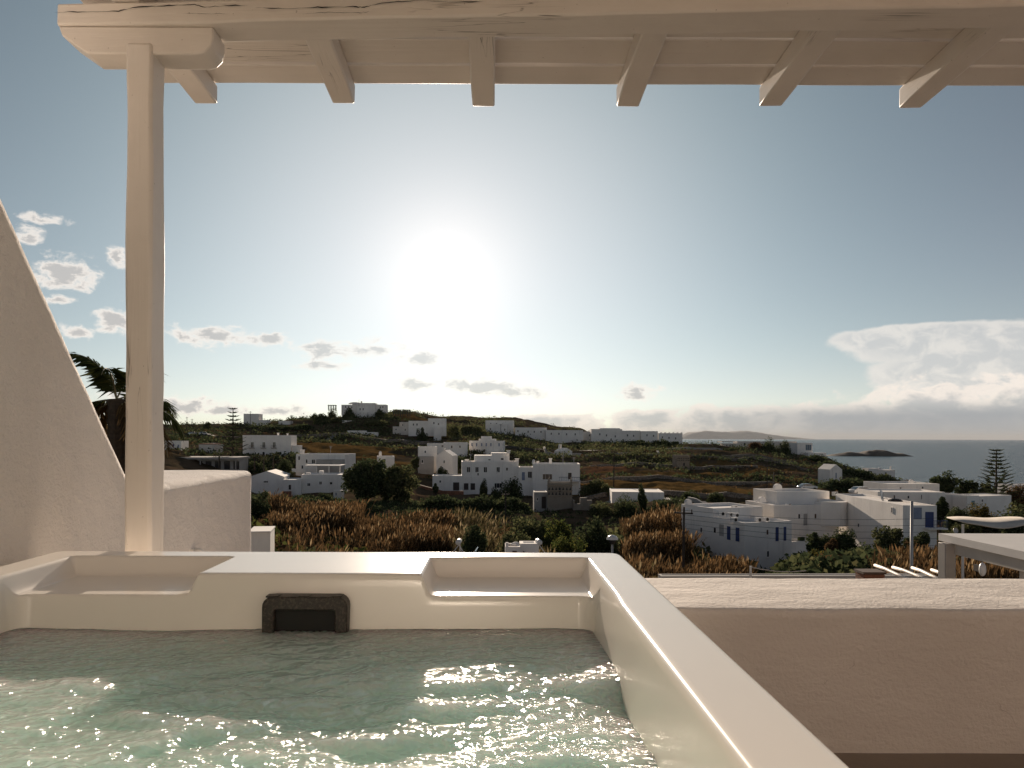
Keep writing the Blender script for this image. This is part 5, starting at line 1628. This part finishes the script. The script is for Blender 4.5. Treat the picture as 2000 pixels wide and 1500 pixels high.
# low scrub and dry tussocks over the slopes
def scrub(name, label, n_cl, pxr, Dr, mat, size, per, seed, avoid=True):
    rs = np.random.default_rng(seed)
    px = pxr[0] + (pxr[1] - pxr[0]) * rs.random(n_cl * 3); D = Dr[0] * (Dr[1] / Dr[0]) ** rs.random(n_cl * 3)
    X = (px - CX) / F * D
    m_ = np.sin(X * .09 + seed) + np.sin(D * .08 + seed) + rs.normal(size=n_cl * 3) * 1.0
    if avoid:
        for pl in GOLD: m_[poly_mask(X, D, pl)] -= 6
    k = np.argsort(-m_)[:n_cl]; X, D = X[k], D[k]
    Z = ground_z(X, D)
    r = size * (.5 + 1.0 * rs.random(n_cl)) * np.clip(D / 180, .7, 2.0)
    pts = rs.normal(size=(n_cl, per, 3)); pts /= np.linalg.norm(pts, axis=2)[..., None]
    pts *= (rs.random((n_cl, per, 1)) ** .5)
    pts[..., 2] = np.abs(pts[..., 2]) * .75
    pts = np.stack([X, D, Z], 1)[:, None, :] + pts * r[:, None, None]
    lf = leaves(pts.reshape(-1, 3), 1.0).reshape(-1, 4, 3)
    c_ = lf.mean(1, keepdims=True); s_ = np.repeat(np.clip(r * .22, .12, .42), per)[:, None, None]
    lf = c_ + (lf - c_) * s_
    return tag(quads_obj(name, lf.reshape(-1, 3), mat), label, None, None, 'stuff')
scrub('scrub', 'dark scrub covering the far slopes', 4200, (300, 1800), (230, 620), 'leaf_dark', 1.3, 16, 1)
scrub('scrub', 'olive scrub on the hill and slopes', 2600, (560, 1340), (260, 680), 'leaf_olive', 1.2, 16, 2)
scrub('scrub', 'dark low scrub in the gully', 1500, (490, 1340), (120, 175), 'leaf_dark', .9, 22, 3)
scrub('scrub', 'green weeds in the gully floor', 1300, (760, 1240), (56, 120), 'leaf_green', .8, 22, 4)
scrub('scrub', 'dark weeds between the houses at right', 1500, (1440, 2050), (56, 200), 'leaf_dark', .8, 20, 5)
scrub('scrub', 'rusty dry weeds on the right slopes', 900, (1300, 2050), (60, 300), 'leaf_rust', .7, 16, 6)
scrub('scrub', 'brown dry tussocks over the terraced fields', 1800, (1130, 1640), (175, 400), 'leaf_rust', .55, 10, 7, True)
scrub('scrub', 'brown dry tussocks on the left slopes', 1200, (330, 1000), (215, 400), 'leaf_rust', .6, 10, 8, True)

scrub('scrub', 'olive bushy weeds among the left reeds', 200, (500, 900), (60, 104), 'leaf_olive', 3.6, 110, 9)
scrub('scrub', 'green bushy weeds among the left reeds', 130, (500, 960), (58, 100), 'leaf_green', 3.2, 100, 10)
scrub('scrub', 'dark tangled shrubs in front of the white houses at right', 150, (1560, 1840), (62, 84), 'leaf_dark', 3.6, 170, 13)
scrub('scrub', 'olive tangled shrubs in front of the white houses at right', 80, (1552, 1845), (62, 80), 'leaf_olive', 3.2, 150, 14)
scrub('scrub', 'rusty tangled shrubs in front of the white houses at right', 36, (1580, 1845), (62, 78), 'leaf_rust', 3.4, 130, 15)
scrub('scrub', 'rusty shrubs among the reeds', 120, (520, 1000), (64, 118), 'leaf_rust', 3.2, 90, 11)
scrub('scrub', 'olive bushy weeds among the right reeds', 80, (1190, 1460), (58, 118), 'leaf_olive', 3.2, 90, 12)

# ================================================================== poles, lamps, cars
def pole(label, px, pt, pb, D, arm=True, name='utility_pole', r=.13, mat='pole_wood', group=None):
    top = P(px, pt, D); bz = ray(px, pb)[2] * D
    t_ = thing(name, label, 'pole', (top.x, D, bz), R(random.uniform(-30, 30)), group)
    H_ = top.z - bz
    MB().tube([(0, 0, -1), (.05, 0, H_)], [r * 1.2, r * .8], 7).build('shaft', mat, t_)
    if arm:
        m2 = MB().box(-.8, .8, -.06, .06, H_ - .6, H_ - .46)
        for x in (-.7, 0, .7): m2.tube([(x, 0, H_ - .459), (x, 0, H_ - .2)], .05, 5)
        m2.build('crossarm', mat, t_)
    return t_
pole('wooden utility pole in the wide gold field', 1498, 905, 960, 196)
pole('wooden utility pole close behind the double house', 1511, 922, 985, 150)
pole('dark utility pole at the left edge of the gold field', 1199, 880, 950, 192)
pole('pale utility pole below the main white house', 987, 960, 1010, 140)
pole('tall utility pole in front of the cube-shaped house', 489, 803, 850, 400)
pole('thin utility pole on the skyline right of the small cottage', 570, 810, 828, 420, True)
pole('thin utility pole at the far left of the skyline', 365, 814, 842, 410, True)
pole('thin utility pole on the skyline left of the round tree', 375, 818, 842, 412, True)
pole('thin street pole on the skyline right of the round tree', 426, 822, 842, 412, False)
pole('utility pole before the skyline row', 978, 828, 850, 430)
pole('tall pale pole above the hilltop villa roof', 701, 780, 790, 436, False, r=.08)
pw = pole('dark utility pole carrying cables at the left of the shuttered house', 1335, 990, 1085, 66, True, r=.10)
lines = thing('power_cables', 'thin sagging cables running right from the dark utility pole over the white houses', 'cables', (0, 0, 0))
for k in range(5):
    a = P(1335 + (k - 2) * 3, 996 + k * 9, 66); b_ = P(2120, 985 + k * 16, 70)
    MB().tube([a + (b_ - a) * (i / 12) + Vector((0, 0, -1.1 * (1 - (2 * i / 12 - 1) ** 2))) for i in range(13)], .013, 4).build('cable', 'rubber', lines)
def lamp(label, px, pt, D, zb, r, head, group=None):
    top = P(px, pt, D)
    t_ = thing('street_lamp', label, 'street lamp', (top.x, D, zb), 0, group)
    H_ = top.z - zb
    MB().tube([(0, 0, 0), (0, 0, H_ - .15)], [r * 1.15, r], 8).build('shaft', 'grey_metal', t_, True)
    if head:
        m2 = MB(); m2.dome((0, 0, H_ - .15), .26, .2, 12, 4); m2.build('shade', 'white_metal', t_, True)
        MB().tube([(0, 0, H_ - .36), (0, 0, H_ - .152)], [.10, .20], 10).build('lens', 'glass_dark', t_)
    return t_
lamp('white dome-headed lamp on a pole just right of the tub corner', 1196, 1047, 34, -12, .045, True)
lamp('tall plain grey pole standing before the round olive bush', 1781, 974, 46, -12.5, .085, False)
def car(label, px, py, D, mat, rz, group=None):
    p = P(px, py, D); p.z = gz(p.x, p.y) if abs(gz(p.x, p.y) - p.z) < 1.2 else p.z
    t_ = thing('parked_car', label, 'car', p, rz, group)
    prof = [(-2.1, .35), (2.1, .35), (2.12, .75), (1.95, .92), (1.15, 1.0), (.55, 1.45), (-1.1, 1.48), (-1.75, 1.02), (-2.1, .9)]
    bevel(MB().prism(prof, 'y', -.85, .85).build('body', mat, t_), .06, 2)
    for s in (-1, 1): MB().prism([(-1.5, 1.02), (.98, 1.02), (.5, 1.38), (-1.0, 1.40)], 'y', s * .851, s * .862).build('window', 'glass_dark', t_)
    MB().add([(1.17, -.7, 1.03), (1.17, .7, 1.03), (.60, .66, 1.43), (.60, -.66, 1.43)], [(0, 1, 2, 3)]).build('windscreen', 'glass_blue', t_).location = (.02, 0, .01)
    MB().add([(-1.74, -.7, 1.06), (-1.74, .7, 1.06), (-1.16, .66, 1.45), (-1.16, -.66, 1.45)], [(0, 1, 2, 3)]).build('rear_window', 'glass_blue', t_).location = (-.02, 0, .01)
    for x in (-1.3, 1.3):
        for y in (-.80, .80):
            m2 = MB().tube([(x, y - .1, .33), (x, y + .1, .33)], .33, 12); m2.build('wheel', 'rubber', t_)
    return t_
car('white car parked at left beyond the post, nearest the frame edge', 376, 854, 345, 'car_white', R(75), 'cars parked on the left skyline')
car('white car parked just right of the leftmost white car', 397, 853, 346, 'car_white', R(70), 'cars parked on the left skyline')
car('silver car parked lower down by the stone cottage', 424, 874, 262, 'car_blue', R(40), 'cars parked on the left skyline')
car('bluish car parked behind the double house', 1577, 957, 178, 'car_blue', R(5))
car('white car parked behind the long white wall near the solar panel', 1683, 966, 142, 'car_white', R(10))

# ================================================================== rooftops just below the terrace
def heater(label, px, py, D, flip=1):
    p = P(px, py, D)
    t_ = thing('solar_heater', label, 'solar water heater', (p.x, D, p.z - 1.35), R(-4 if flip > 0 else 8))
    m2 = MB().tube([(0, -.45, 1.35), (0, -.40, 1.35), (0, .40, 1.35), (0, .45, 1.35)], [.09, .155, .155, .09], 12); m2.build('tank', 'white_metal', t_, True)
    m2 = MB().box(-.95, .95, -.03, .03, 0, 1.75); o = m2.build('collector', 'glass_dark', t_); o.rotation_euler = (0, 0, 0); o.location = (-.1 * flip, .55, -.5); o.rotation_euler = (R(40), 0, R(90 * flip))
    m2 = MB()
    m2.tube([(.02, 0, 1.18), (-.95 * flip, 0, -.1)], .028, 6); m2.tube([(.02, 0, 1.18), (.75 * flip, 0, -.2)], .03, 6); m2.tube([(.05, .2, 1.2), (.05, .4, -.2)], .03, 6); m2.tube([(-.9 * flip, 0, .15), (.75 * flip, 0, .15)], .022, 6)
    m2.build('frame', 'white_metal', t_)
    return t_
h = House('lower_house', 'white rooftop parapet with a dark opening peeping over the tub rim', 1030, 1084, 46, 0)
h.block(987, 1016, 1068, 1100, 1.6, 0, par=.2).block(1016, 1052, 1064, 1100, 1.2, .5, par=.05)
h.part('chimney', 'house_white', MB().box(h.X(987.5), h.X(993), .02, .2, h.Z(1068) + .001, h.Z(1060)))
h.part('vault', 'house_white', MB().dome((h.X(1008), 1.0, h.Z(1068) - .02), .28, .18))
h.win(999, 1011, 1074, 1084, name='window', frame='house_white', pane='brown_wood')
h.done()
h = House('lower_roof', 'grey flat rooftop below the terrace under the solar water heaters', 1000, 1150, 44, 0, cat='roof', mat='concrete')
h.block(820, 1170, 1130, 1150, 6, 0, par=.1, sink=6)
h.done()
heater('solar water heater with a round white tank left above the tub rim', 896, 1058, 46, 1)
heater('solar water heater beside the white rooftop parapet', 1052, 1058, 47, -1)
# bits beyond the parapet at right
h = House('terrace_roof', 'grey flat roof edge showing along the top of the parapet', 1500, 1124, 17, 2, cat='roof', mat='house_grey')
h.block(1290, 1830, 1125, 1150, .3, 0, par=.01, sink=4)
h.done()
t_ = thing('rope_post', 'short white post with a slack rope beyond the parapet', 'post', P(1466, 1130, 16))
MB().tube([(0, 0, -.6), (0, 0, .26)], .025, 8).build('post', 'white_metal', t_)
MB().tube([(0, 0, .24), (.3, .2, .16), (.7, .4, .08), (1.1, .7, .02), (1.6, 1.1, -.02)], .012, 5).build('rope', 'canvas', t_)
t_ = thing('brick_chimney', 'low brown brick chimney block beyond the parapet', 'chimney', P(1707, 1134, 14.5))
MB().box(-.17, .17, 0, .3, -.5, .12).build('stack', 'terracotta', t_)
for k in range(4): MB().box(-.2, -.02, -.012, .32, -.1 + k * .055, -.055 + k * .055).build('brick', 'terracotta', t_); MB().box(.0, .2, -.012, .32, -.1 + k * .055, -.055 + k * .055).build('brick', 'terracotta', t_)
MB().box(-.22, .22, -.04, .35, .122, .165).build('cap', 'brown_wood', t_)
t_ = thing('timber_pergola', 'row of rough white pergola beams poking up beyond the parapet', 'pergola', P(1740, 1140, 15))
kk = 15 / F
for (x0, y0, x1, y1) in ((1709, 1104, 1752, 1122), (1744, 1108, 1790, 1124), (1782, 1109, 1818, 1124), (1820, 1113, 1850, 1126)):
    a = P(x0, y0, 15.6) - t_.location; b_ = P(x1, y1, 14.6) - t_.location
    MB().tube([a, (a + b_) / 2 + Vector((0, 0, .012)), b_, b_ + (b_ - a) * .8], [.032, .036, .034, .03], 8).build('rafter', 'wood_x', t_, True)
MB().box(-.9, 1.3, -.6, -.48, -.16, .03).build('beam', 'wood_x', t_)
for x in (-.8, 1.15): MB().box(x, x + .12, -.58, -.5, -3, -.161).build('post', 'wood_x', t_)
t_ = thing('neighbour_pergola', 'neighbouring pergola with a flat white roof and square posts at right', 'pergola', (8.3, 14.3, -1.75))
MB().box(0, 7.5, -9.5, 0, -.13, 0).build('roof', 'roof_white', t_)
MB().box(.05, .2, -9.4, -.1, -.33, -.132).build('beam', 'canvas', t_)
MB().box(.62, 7.4, -1.72, -1.5, -.36, -.134).build('beam', 'canvas', t_)
bevel(MB().box(-.12, .07, -.42, -.18, -3.2, -.135).build('post', 'concrete', t_), .015, 1)
MB().box(-.17, .12, -.45, -.15, -.134, -.05).build('cap', 'roof_white', t_) if False else None
bevel(MB().box(.66, .80, -1.70, -1.56, -3.2, -.362).build('post', 'canvas', t_), .012, 1)
bevel(MB().box(.30, .47, -1.95, -1.75, -3.2, -.335).build('post', 'house_cream', t_), .012, 1)
MB().box(-.4, 7.5, -10, .5, -3.35, -3.2).build('floor_slab', 'concrete', t_)
MB().add([(.3, -.3, -.40), (2.4, -.3, -.42), (2.4, -1.6, -.5), (1.9, -1.9, -.52)], [(0, 1, 2, 3)]).build('shade_cloth', 'canvas', t_)
t_ = thing('wall_light', 'white shell-shaped lamp on the neighbouring pergola post', 'lamp', P(1919, 1112, 12.2))
m2 = MB(); m2.dome((0, 0, 0), .075, .05, 12, 5); o = m2.build('shade', 'white_metal', t_, True); o.rotation_euler = (R(70), 0, R(-35)); o.scale = (.7, 1.5, 1)
MB().box(-.02, .02, .02, .2, -.05, .05).build('bracket', 'dark_wood', t_)
t_ = thing('sun_canopy', 'cream canvas canopy with an upturned edge beyond the neighbouring pergola', 'canopy', P(1886, 1021, 36))
n = 14; vs = []; fs = []
for i in range(n + 1):
    u = i / n
    for j, v_ in enumerate((0, 1)):
        vs.append((u * 3.6, v_ * 1.5, .02 + .10 * math.sin(u * 9) * .3 - .22 * math.sin(math.pi * min(1, u * 1.1)) * (1 - v_) + .10 * v_))
for i in range(n): fs.append((2 * i, 2 * i + 2, 2 * i + 3, 2 * i + 1))
o = MB().add(vs, fs).build('cloth', 'canvas', t_, True); md = o.modifiers.new('thick', 'SOLIDIFY'); md.thickness = .05
for x in (.3, 3.3): MB().tube([(x, .7, -6), (x, .7, -.15)], .06, 6).build('post', 'white_metal', t_)
t_ = thing('satellite_dish', 'small grey satellite dish above the neighbouring pergola', 'satellite dish', P(1867, 1036, 30))
m2 = MB(); m2.dome((0, 0, 0), .12, .05, 14, 4); o = m2.build('dish', 'grey_metal', t_, True); o.rotation_euler = (R(-100), 0, R(15))
MB().tube([(0, .05, -8), (0, .05, 0)], .02, 6).build('mast', 'grey_metal', t_)
t_ = thing('solar_collector', 'tilted solar panel catching the sun on the long white house roof', 'solar panel', P(1724, 977, 96))
o = MB().box(-.35, .35, -.04, .04, 0, 1.35).build('panel', 'white_metal', t_); o.rotation_euler = (R(-18), R(22), R(40))
MB().tube([(0, 0, -.1), (.2, .3, .9)], .03, 5).build('strut', 'dark_wood', t_); MB().tube([(.9, 0, -.15), (.45, 0, .3), (.1, 0, .2)], .04, 5).build('pipe', 'grey_metal', t_)

# ------------------------------------------------------------------ air
HAZE = True
if HAZE:
    o = MB().box(-160000, 160000, -40, 170000, SEA - 9.5, 830.0).build('haze', None)
    hm = bpy.data.materials.new('haze'); hm.use_nodes = True; tt = hm.node_tree
    tt.nodes.remove(tt.nodes['Principled BSDF'])
    pv = tt.nodes.new('ShaderNodeVolumePrincipled'); pv.inputs['Color'].default_value = (.80, .82, .84, 1); pv.inputs['Density'].default_value = 9e-6; pv.inputs['Anisotropy'].default_value = 0.0
    tt.links.new(pv.outputs[0], tt.nodes['Material Output'].inputs['Volume'])
    o.data.materials.append(hm); tag(o, kind='stuff')
